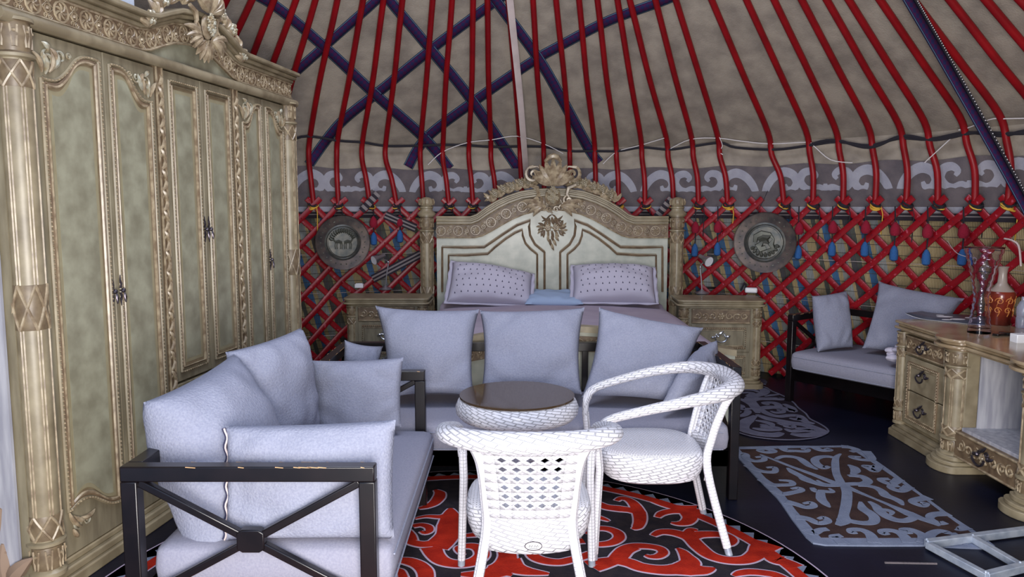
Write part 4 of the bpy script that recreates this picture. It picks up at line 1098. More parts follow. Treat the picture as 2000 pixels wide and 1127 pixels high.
def lamp(x, y, z, elbow, head, hd, label, hr=.038):
    o = thing('desk_lamp', label, 'lamp', (x, y, z), 0, 'small bedside lamps'); L = lambda p: V(p)-V((x, y, z))
    mb = MB(); mb.lathe([(0, 0), (.055, 0), (.058, .006), (.05, .014), (.022, .024), (.012, .036), (0, .04)], 20); mb.build('base', M_steel, o)
    mb = MB(); e, h = L(elbow), L(head); mb.tube(cr([(0, 0, .03), e*.5+V((.0, 0, .02)), e, (e+h)/2+V((0, 0, .006)), h], 5), .0055, 8); mb.ball(e, .011, 0, 8, 6); mb.build('stem', M_steel, o)
    mb = MB(); ax = V(hd).normalized(); mb.lathe([(0, -.075), (.016, -.075), (.020, -.05), (.022, -.02), (hr*.9, .012), (hr*1.08, .045), (hr*1.0, .045), (hr*.8, .012), (0, .0)], 20, h, 0, axis=ax)
    sh = mb.build('shade', M_steel, o); mb = MB(); mb.lathe([(hr*.99, .043), (hr*.7, .036), (0, .03)], 20, h, 0, axis=ax); mb.build('shade_lining', M_lampin, sh)
    return o
b = onz(753, 566, HN); e = ony(758, 512, b.y); h = ony(738, 505, b.y-.05)
lamp(b.x, b.y, HN, e, h, (-.75, -.75, -.35), 'small silver gooseneck lamp on the left nightstand')
b = onz(1371, 574, HN); e = ony(1368, 522, b.y); h = ony(1378, 507, b.y-.04)
lamp(b.x, b.y, HN, e, h, (.45, -.8, -.35), 'small silver lamp with white-lined shade on the right nightstand', .042)
b = onz(702, 562, HN); mb = MB(); mb.box((0, 0, .017), (.075, .05, .034)); mb.box((0, 0, .037), (.06, .04, .008))
tag(mb.build('small_box', M_offwhite, loc=b, local=True, bevel=.008, seg=3), 'tiny white box on the left nightstand', 'box')
b = onz(1467, 572, HN); mb = MB(); mb.box((0, 0, .022), (.10, .06, .044), R=Matrix.Rotation(-.3, 3, 'Z'))
tag(mb.build('charger_box', M_offwhite, loc=b, local=True, bevel=.012, seg=3), 'white rounded box on the right nightstand', 'box')
b = onz(1453, 570, HN); mb = MB(); mb.tube(cr([(-.02, .02, .01), (-.01, 0, .05), (.0, -.01, .075), (.015, .0, .05), (.01, .01, .01)], 4), .008, 6)
tag(mb.build('black_cable', M_cord, loc=b, local=True), 'short black cable looped up beside the white box on the right nightstand', 'cable')
b = onz(1376, 566, HN+.0); mb = MB(); mb.box((.03, .0, .008), (.12, .07, .016)); 
tag(mb.build('flat_case', M_black, loc=b+V((.03, .10, 0)), local=True, bevel=.004), 'flat dark case lying behind the lamp on the right nightstand', 'case')

# ================================================================== SOFAS: black lacquered frames with crossed braces
def sofa(label, loc, rz, L, D=.72, arm=.66, seat=.375, name='sofa', back=True, group='black framed sofas with lavender grey seats'):
    """local x along the sofa, -y = front"""
    o = thing(name, label, name, loc, rz, group); T = .047
    for sg in (-1, 1):
        x = sg*(L/2-T/2); mb = MB()
        mb.box((x, 0, arm-T/2), (T, D, T))
        f = MB()
        for y in (-D/2+T/2, D/2-T/2):
            lg = MB(); lg.box((x, y, (arm-T)/2), (T*.95, T*1.05, arm-T)); lg.build('leg', M_black, o, bevel=.004)
        mb.box((x, 0, .215), (T*.8, D-2*T, .05))
        a, bb = .24, arm-T; ym = D/2-T; zc = (a+bb)/2
        for s1 in (-1, 1):
            for s2 in (-1, 1): mb.bar((x, s1*.035, zc+s2*.018), (x, s1*ym, zc+s2*(bb-a)/2-s2*.006), .024, .026, up=(1, 0, 0))
        q = .042; mb.prism([(-q, -q*.6), (-q*.6, -q*.85), (q*.6, -q*.85), (q, -q*.6), (q, q*.6), (q*.6, q*.85), (-q*.6, q*.85), (-q, q*.6)], x-.017, x+.017, lambda u, v, w_: V((w_, u, v+zc)))
        ar = mb.build('arm_frame', M_black, o, bevel=.004)
        wb = MB()                         # worn pale edges
        for k in range(9):
            y0 = random.uniform(-D/2, D/2-.05)
            wb.bar((x-T/2+.001, y0, arm-.003), (x-T/2+.001, y0+random.uniform(.01, .04), arm-.0012), .002, .002); wb.bar((x+T/2-.001, y0, arm-.003), (x+T/2-.001, y0+random.uniform(.01, .04), arm-.0012), .002, .002)
        wb.bar((x, -D*.12, .2405), (x, D*.30, .2405), .03, .003); wb.build('worn_edge', M_worn, ar)
    mb = MB()
    for y in (-D/2+.035, D/2-.035): mb.box((0, y, .207), (L-2*T, .045, .085))
    mb.box((0, 0, .235), (L-2*T, D-.10, .02))
    for sg in (-1, 1): mb.box((sg*(L/2-T-.012), 0, .235), (.024, D-.1, .065)); mb.build('seat_frame', M_black, o, bevel=.003)
    if back:
        mb = MB(); mb.box((0, D/2-.025, arm-.025), (L-2*T, .045, .05))
        n = max(3, round(L/.32))
        for k in range(1, n): mb.box((-L/2+L*k/n, D/2-.025, (arm+.22)/2-.02), (.035, .03, arm-.05-.22))
        mb.build('back_frame', M_black, o, bevel=.003)
    mb = MB(); rbox(mb, -L/2+T+.006, L/2-T-.006, -D/2-.045, D/2-.05, .25, seat+.01, .045, dome=.012)
    st = mb.build('seat_cushion', M_cloth2, o, ang=80)
    mb = MB(); x0, x1, y0, y1 = -L/2+T+.012, L/2-T-.012, -D/2-.04, D/2-.06
    for z in (.268, seat-.025): mb.tube([(x0+.03, y0-.001, z), (x1-.03, y0-.001, z)], .0035, 5)
    mb.build('piping', M_cloth, st)
    return o
# left sofa: back to the wardrobe, facing right (+X); local -y -> +X  => rz = +90 deg
LS0, LS1 = 2.20, 3.565
sofa('nearest black framed sofa at the left, loaded with four big cushions', (-.785, (LS0+LS1)/2, 0), PI/2+.0, LS1-LS0, D=.755, arm=.66)
sofa('long black framed three-seat sofa across the foot of the bed', (.07, 3.60+.36, 0), .0, 2.06, D=.70, arm=.66)
RSA = -.95                                # right sofa, turned towards the middle of the room
fx, fy_ = 2.03, 5.50                      # its left front foot
Lr, Dr = .96, .68
cR, sR = math.cos(RSA), math.sin(RSA)
rc = V((fx, fy_, 0))+V((cR*(Lr/2-.025)-sR*(Dr/2-.025), sR*(Lr/2-.025)+cR*(Dr/2-.025), 0))
sofa('wide dark framed armchair with lavender grey seat by the lattice, behind the desk', rc, RSA, Lr, D=Dr, arm=.645, name='armchair', group=None)

GL = 'big lavender grey cushions on the near left sofa'; GM = 'big square cushions along the middle sofa'
C = cushion
C('sofa_cushion', 'big cushion at the near left corner of the left sofa, leaning towards the wardrobe', 'cushion', G_(404, 1124, 2.27), G_(560, 945, 2.80), G_(456, 692, 2.86), G_(280, 786, 2.37), .34, M_cloth, GL, .05, 11, pw=.42)
C('sofa_cushion', 'big cushion with a pointed top corner standing second from the viewer on the left sofa', 'cushion', G_(530, 880, 2.86), G_(617, 850, 3.22), G_(588, 640, 3.26), G_(440, 688, 2.86), .20, M_cloth, GL, .05, 12, pw=.42)
C('sofa_cushion', 'square cushion leaning against the far arm of the left sofa', 'cushion', G_(612, 850, 3.40), G_(784, 834, 3.40), G_(788, 698, 3.46), G_(608, 704, 3.46), .15, M_cloth, GL, .05, 13, pw=.42)
C('sofa_cushion', 'wide cushion with an open zip leaning inside the near arm of the left sofa', 'cushion', G_(438, 1056, 2.29), G_(770, 1052, 2.31), G_(773, 820, 2.39), G_(440, 832, 2.35), .17, M_cloth, GL, .03, 14, zipper=True, pw=.42)
C('sofa_cushion', 'left cushion of the three leaning along the middle sofa', 'cushion', G_(757, 778, 3.86), G_(925, 774, 3.86), G_(936, 604, 4.10), G_(733, 597, 4.10), .20, M_cloth, GM, .10, 15, pw=.42)
C('sofa_cushion', 'centre cushion of the three leaning along the middle sofa', 'cushion', G_(938, 776, 3.86), G_(1136, 770, 3.86), G_(1142, 600, 4.10), G_(937, 606, 4.10), .20, M_cloth, GM, .09, 16, pw=.42)
C('sofa_cushion', 'right cushion of the three on the middle sofa, tipped to the right', 'cushion', G_(1136, 776, 3.86), G_(1330, 788, 3.84), G_(1374, 640, 4.06), G_(1170, 600, 4.10), .20, M_cloth, GM, .09, 17, pw=.42)
C('sofa_cushion', 'cushion leaning inside the right arm of the middle sofa, behind the white chair', 'cushion', G_(1290, 800, 3.66), G_(1392, 770, 3.98), G_(1400, 664, 4.02), G_(1350, 700, 3.74), .14, M_cloth, GM, .08, 18, pw=.42)
C('sofa_cushion', 'small pale cushion peeking over the far left end of the middle sofa', 'cushion', (-.92, 3.98, .385), (-.74, 4.02, .385), G_(748, 676, 4.07), G_(673, 664, 4.02), .13, M_cloth, GM, .08, 19, pw=.42)
GR = 'cushions on the far armchair'
C('sofa_cushion', 'upright cushion at the left side of the far armchair', 'cushion', G_(1596, 688, 5.36), G_(1666, 678, 5.42), G_(1653, 568, 5.60), G_(1586, 578, 5.54), .15, M_cloth, GR, .04, 20, pw=.4)
C('sofa_cushion', 'wide cushion leaning at the right side of the far armchair', 'cushion', G_(1684, 680, 5.28), G_(1812, 706, 4.95), G_(1884, 583, 5.12), G_(1716, 549, 5.52), .18, M_cloth, GR, .09, 21, pw=.42)
mb = MB()                                  # crumpled cloth beside the desk
rc2 = ony(1752, 690, 4.86)
for k in range(5): mb.ball(rc2+V((.03*math.sin(k*2), .03*math.cos(k*3), -.01+.012*k)), .045-.004*k, 0, 8, 6, (1.2, 1, .55))
mb.ball(rc2+V((0, 0, -.03)), .06, 0, 8, 6, (1.2, 1, .5))
tag(mb.build('crumpled_cloth', M_bedpil), 'crumpled pale cloth on the far armchair just behind the desk corner', 'cloth')

# ================================================================== ROUND WICKER TABLE
tc = (onz(893, 785, .55)+onz(1130, 785, .55))/2; tc = V((.022, 3.31, .06)); TR_ = .263
TB = thing('wicker_table', 'round white wicker table with a smoked glass top', 'table', tc)
mb = MB(); P = []
mb.lathe([(TR_*.86, .440), (TR_*.96, .448), (TR_*1.02, .468), (TR_*1.03, .492), (TR_*.99, .518), (TR_*.955, .530), (TR_*.90, .534), (TR_*.5, .534), (0, .534)], 64); mb.build('rim', M_wring, TB)
mb = MB(); mb.lathe([(0, .5345), (TR_*.96, .5345), (TR_*.96, .543), (0, .543)], 64); mb.build('glass_top', M_glasstop, TB, ang=25)
mb = MB(); mb.lathe([(.15, -.06), (.155, -.04), (.125, .0), (.10, .25), (.12, .40), (TR_*.86, .445)], 40); mb.build('pedestal', M_wleg, TB)

# ================================================================== WICKER ARMCHAIRS (local: faces +y, origin under the seat centre)
def wicker_chair(label, loc, rz):
    o = thing('wicker_armchair', label, 'chair', loc, rz, 'white wicker armchairs')
    # seat: rounded square with a deep rounded skirt
    R = .218; mb = MB()
    mb.lathe([(0, .425), (R*.5, .425), (R*.86, .422), (R*.96, .412), (R*1.0, .395), (R*1.01, .37), (R*.985, .335), (R*.93, .305), (R*.80, .290), (0, .286)], 48, mi=[0, 0, 0, 1, 1, 1, 1, 1, 1], power=3.0)
    for f in range(len(mb.f)):            # planar weave on the top
        if mb.m[f] == 0: mb.uv[f] = tuple((mb.v[i].x, mb.v[i].y) for i in mb.f[f])
    mb.build('seat', [M_wseat, M_wring], o)
    # arm and back ring: wide braided horseshoe, highest at the back, sloping to the front legs
    P = [(.250, .250, .46), (.256, .246, .535), (.266, .205, .588), (.284, .06, .632), (.290, -.08, .664), (.258, -.225, .688), (.145, -.318, .696)]
    path = P+[(0, -.342, .698)]+[(-x, y, z) for x, y, z in P[::-1]]
    rd = [.018, .020, .022, .025, .029, .036, .041]; rad = rd+[.042]+rd[::-1]
    mb = MB(); mb.tube(cr(path, 5), lerp_list(rad, 5), 18, 0, flat=.78, up=(0, -.35, 1)); mb.build('arm_ring', M_wring, o)
    for sg in (-1, 1):
        lg = MB(); lg.tube([(sg*.250, .250, .48), (sg*.246, .240, .38), (sg*.258, .258, .035)], [.0165, .0165, .0155], 12, 0); l_ = lg.build('front_leg', M_wleg, o)
        cp = MB(); cp.tube([(sg*.2577, .2578, .042), (sg*.259, .259, 0)], .0145, 12); cp.build('foot_cap', M_alu, l_)
        lg = MB(); lg.tube(cr([(sg*.180, -.305, .680), (sg*.158, -.272, .61), (sg*.146, -.232, .48), (sg*.146, -.218, .34), (sg*.205, -.292, .035)], 5), .0175, 12, 0); l_ = lg.build('rear_leg', M_wleg, o)
        cp = MB(); cp.tube([(sg*.2035, -.290, .042), (sg*.211, -.301, 0)], .0150, 12); cp.build('foot_cap', M_alu, l_)
    # pierced back panel
    mb = MB(); nu, nv = 7, 8
    def PP(u, v):
        wdt = .136+.036*v**2; x = (u*2-1)*wdt; z = .415+v*.265
        return V((x, -.226-.074*v-.020*(1-(u*2-1)**2), z))
    for i in range(nu):
        for j in range(nv):
            u0, u1, v0, v1 = i/nu, (i+1)/nu, j/nv, (j+1)/nv; um, vm = (u0+u1)/2, (v0+v1)/2
            c = [PP(u0, v0), PP(u1, v0), PP(u1, v1), PP(u0, v1)]; md = [PP(um, v0), PP(u1, vm), PP(um, v1), PP(u0, vm)]
            full = i in (0, nu-1) or j == 0
            k = .0 if full else .33
            dm = [PP(um, vm-k*(v1-v0)), PP(um+.38*(u1-u0)*(1 if k else 0), vm), PP(um, vm+k*(v1-v0)), PP(um-.38*(u1-u0)*(1 if k else 0), vm)]
            UVf = lambda p: (p.x, p.z*.8+.01)
            C_ = [mb.pt(p) for p in c]; M_ = [mb.pt(p) for p in md]; D_ = [mb.pt(p) for p in dm]
            if full: mb.face([C_[0], M_[0], C_[1], M_[1], C_[2], M_[2], C_[3], M_[3]], 0, [UVf(p) for p in (c[0], md[0], c[1], md[1], c[2], md[2], c[3], md[3])])
            else:
                for a in range(4):
                    ids = [C_[a], M_[a], D_[a], D_[a-1], M_[a-1]]; q = [c[a], md[a], dm[a], dm[a-1], md[a-1]]; mb.face(ids, 0, [UVf(p) for p in q])
    mb.build('back_panel', M_wpanel, o, solid=.008, ang=60)
    mb = MB()                             # woven apron low behind the seat, with an oval maker's badge
    ap = [V((.145*(q*2-1), -.208-.036*(1-(q*2-1)**2), 0)) for q in [k/10 for k in range(11)]]
    G = [[mb.pt(p+V((0, -.004*math.sin(PI*j/5), .295+.135*j/5))) for p in ap] for j in range(6)]
    for j in range(5):
        for k in range(10): mb.face((G[j][k], G[j][k+1], G[j+1][k+1], G[j+1][k]), 0, ((.028*k, .027*j), (.028*k+.028, .027*j), (.028*k+.028, .027*j+.027), (.028*k, .027*j+.027)))
    ap_ = mb.build('rear_apron', M_wring, o, solid=.008)
    mb = MB(); mb.lathe([(0, .004), (.026, .004), (.028, 0)], 24, (.012, -.248, .325), 0, axis=(0, -1, .05), sy=.55)
    pb = lambda u, v, w: V((.012+u, -.253-w, .325+v)); mb.tube([pb(.0275*math.cos(a), .0145*math.sin(a), 0) for a in [2*PI*i/24 for i in range(24)]], .0016, 5, 1, closed=True)
    for sx in (-.012, -.004, .005, .013): o_stroke(mb, pb, [(sx-.003, -.004), (sx+.001, .004), (sx+.003, -.003)], .0011, 1, 0, taper=False)
    mb.tube([pb(-.014, -.008, 0), pb(.014, -.008, 0)], .0008, 4, 1)
    mb.build('badge', [M_offwhite, M_bronze], ap_)
    return o
wicker_chair('white wicker armchair nearest the camera, seen from behind', (.058, 2.650, 0), 0.0)
wicker_chair('white wicker armchair at the right of the round table, turned sideways to face left', (.590, 3.220, 0), math.radians(90))

# ================================================================== THE DESK on the right (local x runs towards the door, -y = room side)
DX = 2.40; DA = -PI/2+.0
DO = V((DX, 4.70, 0)); DK = thing('dressing_desk', 'carved cream dressing desk with drawers along the right side', 'desk', DO, DA)
# local (x, y): world = (DX + y, 4.70 - x)  with y>0 into the desk
LD, DD, HD = 1.90, .50, .725
def desk_outline(g):
    pts = []
    def bulge(xc, r=.085):
        return [(xc+(r+ -g)*math.cos(a), -.0-(r-g)*.62*math.sin(a)+g) for a in [PI-PI*i/10 for i in range(11)]]
    pts = [(g, DD-g), (g, g+.03), (g+.03, g)]+bulge(.62)+bulge(1.26)+[(LD-g-.03, g), (LD-g, g+.03), (LD-g, DD-g)]
    return pts
mb = MB()
for g, z0, z1 in ((-.03, HD-.016, HD), (-.015, HD-.034, HD-.016), (-.032, HD-.05, HD-.034), (-.005, HD-.066, HD-.05)): mb.prism(desk_outline(g), z0, z1, XY)
M_dtop = mat('polished_cream_top', s(176, 158, 128), .2, col2=s(146, 126, 98), nscale=8, ndet=6, coat=.5)
mb.build('top', M_dtop, DK, bevel=.004)
PD = lambda u, v, w: V((u, -w, v))
for xs in (0, 1):
    mb = MB()
    for g, z0, z1 in ((-.035, 0, .04), (-.022, .04, .06), (-.008, .06, .085)):
        pts = [(p[0], p[1]) for p in desk_outline(g)]
        if xs == 0: q = [p for p in pts if p[0] < .70+.02-g]; q = q+[(q[-1][0], DD-g)]
        else: q = [p for p in pts if p[0] > 1.18+g]; q = [(q[0][0], DD-g)]+q
        mb.prism(q, z0, z1, XY)
    mb.build('plinth', M_cream, DK, bevel=.004)
for x0, x1, nm in ((.0, .70, 'far'), (1.18, 1.90, 'near')):
    mb = MB(); mb.box(((x0+x1)/2, DD/2+.005, (.085+HD-.066)/2), (x1-x0-.03, DD-.03, HD-.066-.085)); pd = mb.build('pedestal', M_cream, DK, bevel=.003)
    lo, hi = (.10, .52) if nm == 'far' else (1.36, 1.80)
    mb = MB(); a, b = HD-.185, HD-.075; mb.box(((lo+hi)/2, .004, (a+b)/2), (hi-lo, .02, b-a)); d = mb.build('drawer', M_brown, DK, bevel=.002)
    m2 = MB(); o_acanthus(m2, PD, lo+.01, hi-.01, (a+b)/2, .095, 0, .008); m2.tube([PD(u, v, .008) for u, v in ((lo+.004, a+.005), (hi-.004, a+.005), (hi-.004, b-.005), (lo+.004, b-.005))], .005, 5, 0, closed=True)
    m2.build('carving', M_gilt, d); m3 = MB(); pull(m3, PD, (lo+hi)/2, (a+b)/2, 1.15); 
    for v in m3.v: v.y -= .014
    m3.build('handle', M_bronze, d)
    for k, (a, b) in enumerate(((.325, .525), (.115, .318))):
        mb = MB(); mb.box(((lo+hi)/2, .004, (a+b)/2), (hi-lo, .02, b-a)); d = mb.build('drawer', M_cream, DK, bevel=.003)
        m2 = MB(); l2, h2 = lo+.05, hi-.05; e0, e1 = (a+.0, b-.035) if k == 0 else (a+.035, b)
        ol = [(l2, e1), (l2, e0), (h2, e0), (h2, e1)]
        seg = [(l2, e0), (l2, e1), (h2, e1), (h2, e0)] if k == 0 else [(l2, e1), (l2, e0), (h2, e0), (h2, e1)]
        m2.tube([PD(u, v, .008) for u, v in seg], .008, 5, 1); o_beads(m2, PD, seg, .0055, .017, 0, .014)
        ins = [(l2+.016, e0), (l2+.016, e1-.016), (h2-.016, e1-.016), (h2-.016, e0)] if k == 0 else [(l2+.016, e1), (l2+.016, e0+.016), (h2-.016, e0+.016), (h2-.016, e1)]
        m2.tube([PD(u, v, .008) for u, v in ins], .005, 5, 0); m2.build('moulding', [M_gilt, M_brown], d)
        m3 = MB(); pull(m3, PD, (lo+hi)/2, (a+b)/2, 1.15)
        for v in m3.v: v.y -= .008
        m3.build('handle', M_bronze, d)
for xc, r in ((.035, .038), (.62, .066), (1.26, .066), (1.865, .038)):
    mb = MB(); column(mb, (xc, .012), r, .085, HD-.066, 0, 1, 20, sx=1, sy=1); mb.build('pillar', [M_cream, M_gilt, M_mid], DK)
# kneehole: grey board lining, low shelf and carved bottom drawer
mb = MB(); mb.box((.705, DD/2+.03, (.23+HD-.066)/2), (.012, DD-.10, HD-.066-.23)); mb.box((1.175, DD/2+.03, (.23+HD-.066)/2), (.012, DD-.10, HD-.066-.23)); mb.box((.94, DD-.02, .45), (.48, .012, .46))
tag(mb.build('kneehole_lining', M_grayboard, DK, bevel=.002), 'grey streaked board lining of the kneehole')
mb = MB(); mb.box((.94, DD/2, .235), (.50, DD-.02, .02)); mb.build('low_shelf', M_grayboard, DK, bevel=.002)
mb = MB(); mb.box((.94, .0, .155), (.53, .03, .145)); d = mb.build('drawer', M_brown, DK, bevel=.003)
m2 = MB(); o_acanthus(m2, PD, .70, 1.18, .155, .11, 0, .016); m2.tube([PD(.685, .222, .016), PD(1.195, .222, .016)], .007, 6); m2.tube([PD(.685, .09, .016), PD(1.195, .09, .016)], .007, 6); m2.build('carving', M_gilt, d)
m3 = MB(); pull(m3, PD, .94, .155, 1.45)
for v in m3.v: v.y -= .022
m3.build('handle', M_bronze, d)
# mirror post standing at the back of the desk top
mp = ony(2001, 620, 4.15)
mb = MB(); column(mb, (0, 0), .034, .0, .50, 0, 1, 16)
o = mb.build('mirror_post', [M_cream, M_gilt, M_mid], loc=(2.80+.075, 4.13, HD), local=True); tag(o, 'carved cream mirror post standing on the desk at the right edge', 'mirror post')

# things on the desk
b = V((2.52, 4.26, HD))
b = onz(1909, 660, HD); b = V((2.545, b.y/b.x*2.545*1.0, HD)); b = onz(1912, 650, HD)
mb = MB(); pr = []
Hh = 170*b.y/1500
for i in range(53):
    q = i/52; r = .066*(1-.50*math.sin(PI*min(1, q*1.45)*.62)) if q < .5 else 0
    r = (.060-.030*math.sin(PI*min(1, q/.75)/1.0*.5)) if q < .42 else .038+.062*((q-.42)/.58)**1.25
    r = .058 if q < .03 else r
    pr.append((r+.0022*math.sin(q*52*PI/2*1.0)*(1 if q > .05 else 0), Hh*q))
mb.lathe([(0, .0)]+pr+[(r-.004, z) for r, z in pr[::-1] if z > .02]+[(0, .02)], 40)
o = mb.build('glass_vase', M_glass, loc=b, local=True, ang=70); tag(o, 'tall flared ribbed glass vase on the desk', 'vase')
b = onz(1952, 634, HD)
CVz = thing('clay_vase', 'brown glazed clay vase with ochre scrolls and grey shoulder on the desk', 'vase', b)
k = b.y/1500
mb = MB(); mb.lathe([(0, 0), (.052, 0), (.056, .005), (.056, .045), (.060, .05), (.072, .16), (.074, .185), (.066, .20), (.04, .225), (.026, .25), (.022, .30), (.026, .335), (.032, .345), (.026, .343), (.016, .30), (0, .28)], 32, mi=[0]*5+[0, 0, 1, 1, 1, 1, 1, 1, 1, 1]); mb.build('body', [M_clay, M_claygray], CVz)
mb = MB()
for j in range(8):
    a0 = 2*PI*j/8
    pv = lambda u, v, w: V(((.063+.011*v/.12+w)*math.cos(a0+u/.066), (.063+.011*v/.12+w)*math.sin(a0+u/.066), .055+v))
    o_scroll(mb, pv, 0, .035, .02, 1, 0, 0, 0, .003); o_scroll(mb, pv, .008, .09, .022, -1, PI, 0, 0, .003); o_stroke(mb, pv, [(0, .0), (.012, .03), (-.006, .06), (.01, .12)], .0028, 0)
mb.build('scroll_relief', M_clay2, CVz)
# magazine: lying flat, its left corner curled up
mg = [onz(*p, HD) for p in ((1768, 622), (1926, 637), (1934, 618), (1800, 612))]
mb = MB(); n = 14; A = []
for i in range(n+1):
    q = i/n; e0 = mg[0]*(1-q)+mg[1]*q; e1 = mg[3]*(1-q)+mg[2]*q; lift = .028*max(0, 1-q*3.2)**2+.003
    A.append([e0+V((0, 0, lift*1.0)), e1+V((0, 0, lift*.4))])
for m_, dz in ((1, 0), (0, .0025)):
    ids = [[mb.pt(p+V((0, 0, dz))) for p in r] for r in A]
    for i in range(n): mb.face((ids[i][0], ids[i+1][0], ids[i+1][1], ids[i][1]), m_)
for (u, v, r) in ((.42, .55, .05), (.62, .35, .045), (.5, .2, .03), (.75, .62, .03), (.33, .7, .025)):
    p = (mg[0]*(1-u)+mg[1]*u)*(1-v)+(mg[3]*(1-u)+mg[2]*u)*v+V((0, 0, .0062)); mb.lathe([(r*.45, 0), (r*.5, .0006), (r*.95, .0006), (r, 0)], 20, p, 1, sy=.6)
tag(mb.build('magazine', [M_mag, M_offwhite], solid=.001), 'dark magazine with a curled corner lying on the far end of the desk', 'magazine')
def small(px, py, build, name, m, label, cat, z=HD, rz=0):
    b = onz(px, py, z); mb = MB(); build(mb); o = mb.build(name, m, loc=b, local=True, bevel=.003); o.rotation_euler = (0, 0, rz); return tag(o, label, cat)
def keys(mb):
    mb.box((-.02, 0, .006), (.09, .03, .012), R=Matrix.Rotation(.5, 3, 'Z')); mb.box((.03, .02, .007), (.07, .035, .014), R=Matrix.Rotation(-.4, 3, 'Z')); mb.tube([(-.07, -.01, .003), (-.02, -.02, .004), (.03, -.03, .003)], .003, 5)
small(1960, 655, keys, 'pair_of_pens', M_black, 'black pens and clips lying on the desk before the clay vase', 'pens')
def btl(mb): mb.lathe([(0, 0), (.032, 0), (.034, .01), (.034, .06), (.031, .066), (.034, .072), (.034, .12), (.02, .15), (.012, .158), (.012, .18), (0, .18)], 24)
b = onz(1996, 640, HD); mb = MB(); btl(mb); o = mb.build('water_bottle', M_bottle, loc=b, local=True); tag(o, 'clear plastic water bottle at the right edge of the desk', 'bottle')
small(1990, 668, lambda mb: mb.box((.02, 0, .02), (.10, .06, .045)), 'tissue_pack', M_offwhite, 'white packet on the desk below the water bottle', 'packet')
# string loop hanging on the lattice above the desk
mb = MB(); P0 = ony(1898, 508, 4.95); mb.tube([P0+V((.02*math.cos(a), 0, .02*math.sin(a))) for a in [2*PI*i/14 for i in range(14)]], .0022, 5, 0, closed=True)
mb.tube(cr([ony(1905, 505, 4.95), ony(1870, 495, 5.0), ony(1850, 470, 5.2)], 5), .0022, 5)
tag(mb.build('string_loop', M_pink), 'thin pale string loop hanging before the lattice left of the glass vase', 'string')
mb = MB(); mb.tube(cr([onshell(1962, 466, .35), onshell(1978, 470, .38), onshell(1990, 482, .38), onshell(1994, 520, .38)], 5), .006, 6)
tag(mb.build('pale_cord', M_pink), 'pale cord hanging in a bend at the far right above the desk', 'cord')

# ================================================================== ON THE FLOOR
FL = lambda z: (lambda u, v, w: V((u, v, z+w)))
def fl(pts, f): return [(lambda q: (q.x, q.y))(onz(*f(a, b), 0)) for a, b in pts]
Z1 = lambda a, b: (750+.25*a, 900+.25*b); Z2 = lambda a, b: (1150+.25*a, 900+.25*b)
Z4 = lambda a, b: (1420+.24*a, 860+.24*b); Z3 = lambda a, b: (1420+.1153*a, 740+.1153*b)
def stroke(mb, pts, f, wid, z, mi, th=.002, nn=6):
    P = [V(p) for p in fl(pts, f)]; Q = cr(P, nn)
    if not isinstance(wid, (list, tuple)): wid = [wid*.35]+[wid]*(len(pts)-2)+[wid*.45] if len(pts) > 2 else [wid, wid]
    if len(wid) != len(pts): wid = [wid[min(len(wid)-1, int(i*len(wid)/len(pts)))] for i in range(len(pts))]
    mb.ribbon([(p.x, p.y) for p in Q], lerp_list(wid, nn), z, z+th, mi, FL(0))
# round red and dark felt rug
RC = V((-.175, 2.607)); RR = 1.41
mb = MB(); mb.lathe([(0, 0), (RR, 0), (RR, .006), (RR-.008, .0065)], 120, (RC.x, RC.y, 0), [4, 2, 2]); mb.lathe([(RR-.008, .0065), (1.335, .0065)], 120, (RC.x, RC.y, 0), 3, close=False)
n = 104
for k in range(n):
    a, b, m_ = 2*PI*k/n, 2*PI*(k+1)/n, 2*PI*(k+.62)/n
    P = [(RC.x+r*math.cos(x), RC.y+r*math.sin(x)) for r, x in ((1.325, a), (1.375, m_), (1.325, b))]
    mb.prism(P, .0065, .0085, XY, 4)
mb.lathe([(1.335, .0065), (1.332, .009), (1.28, .009), (1.278, .0086)], 120, (RC.x, RC.y, 0), 1, close=False)
mb.lathe([(1.282, .0088), (1.272, .0088)], 120, (RC.x, RC.y, 0), 2, close=False); mb.lathe([(1.272, .0070), (0, .0070)], 120, (RC.x, RC.y, 0), 0, close=False)
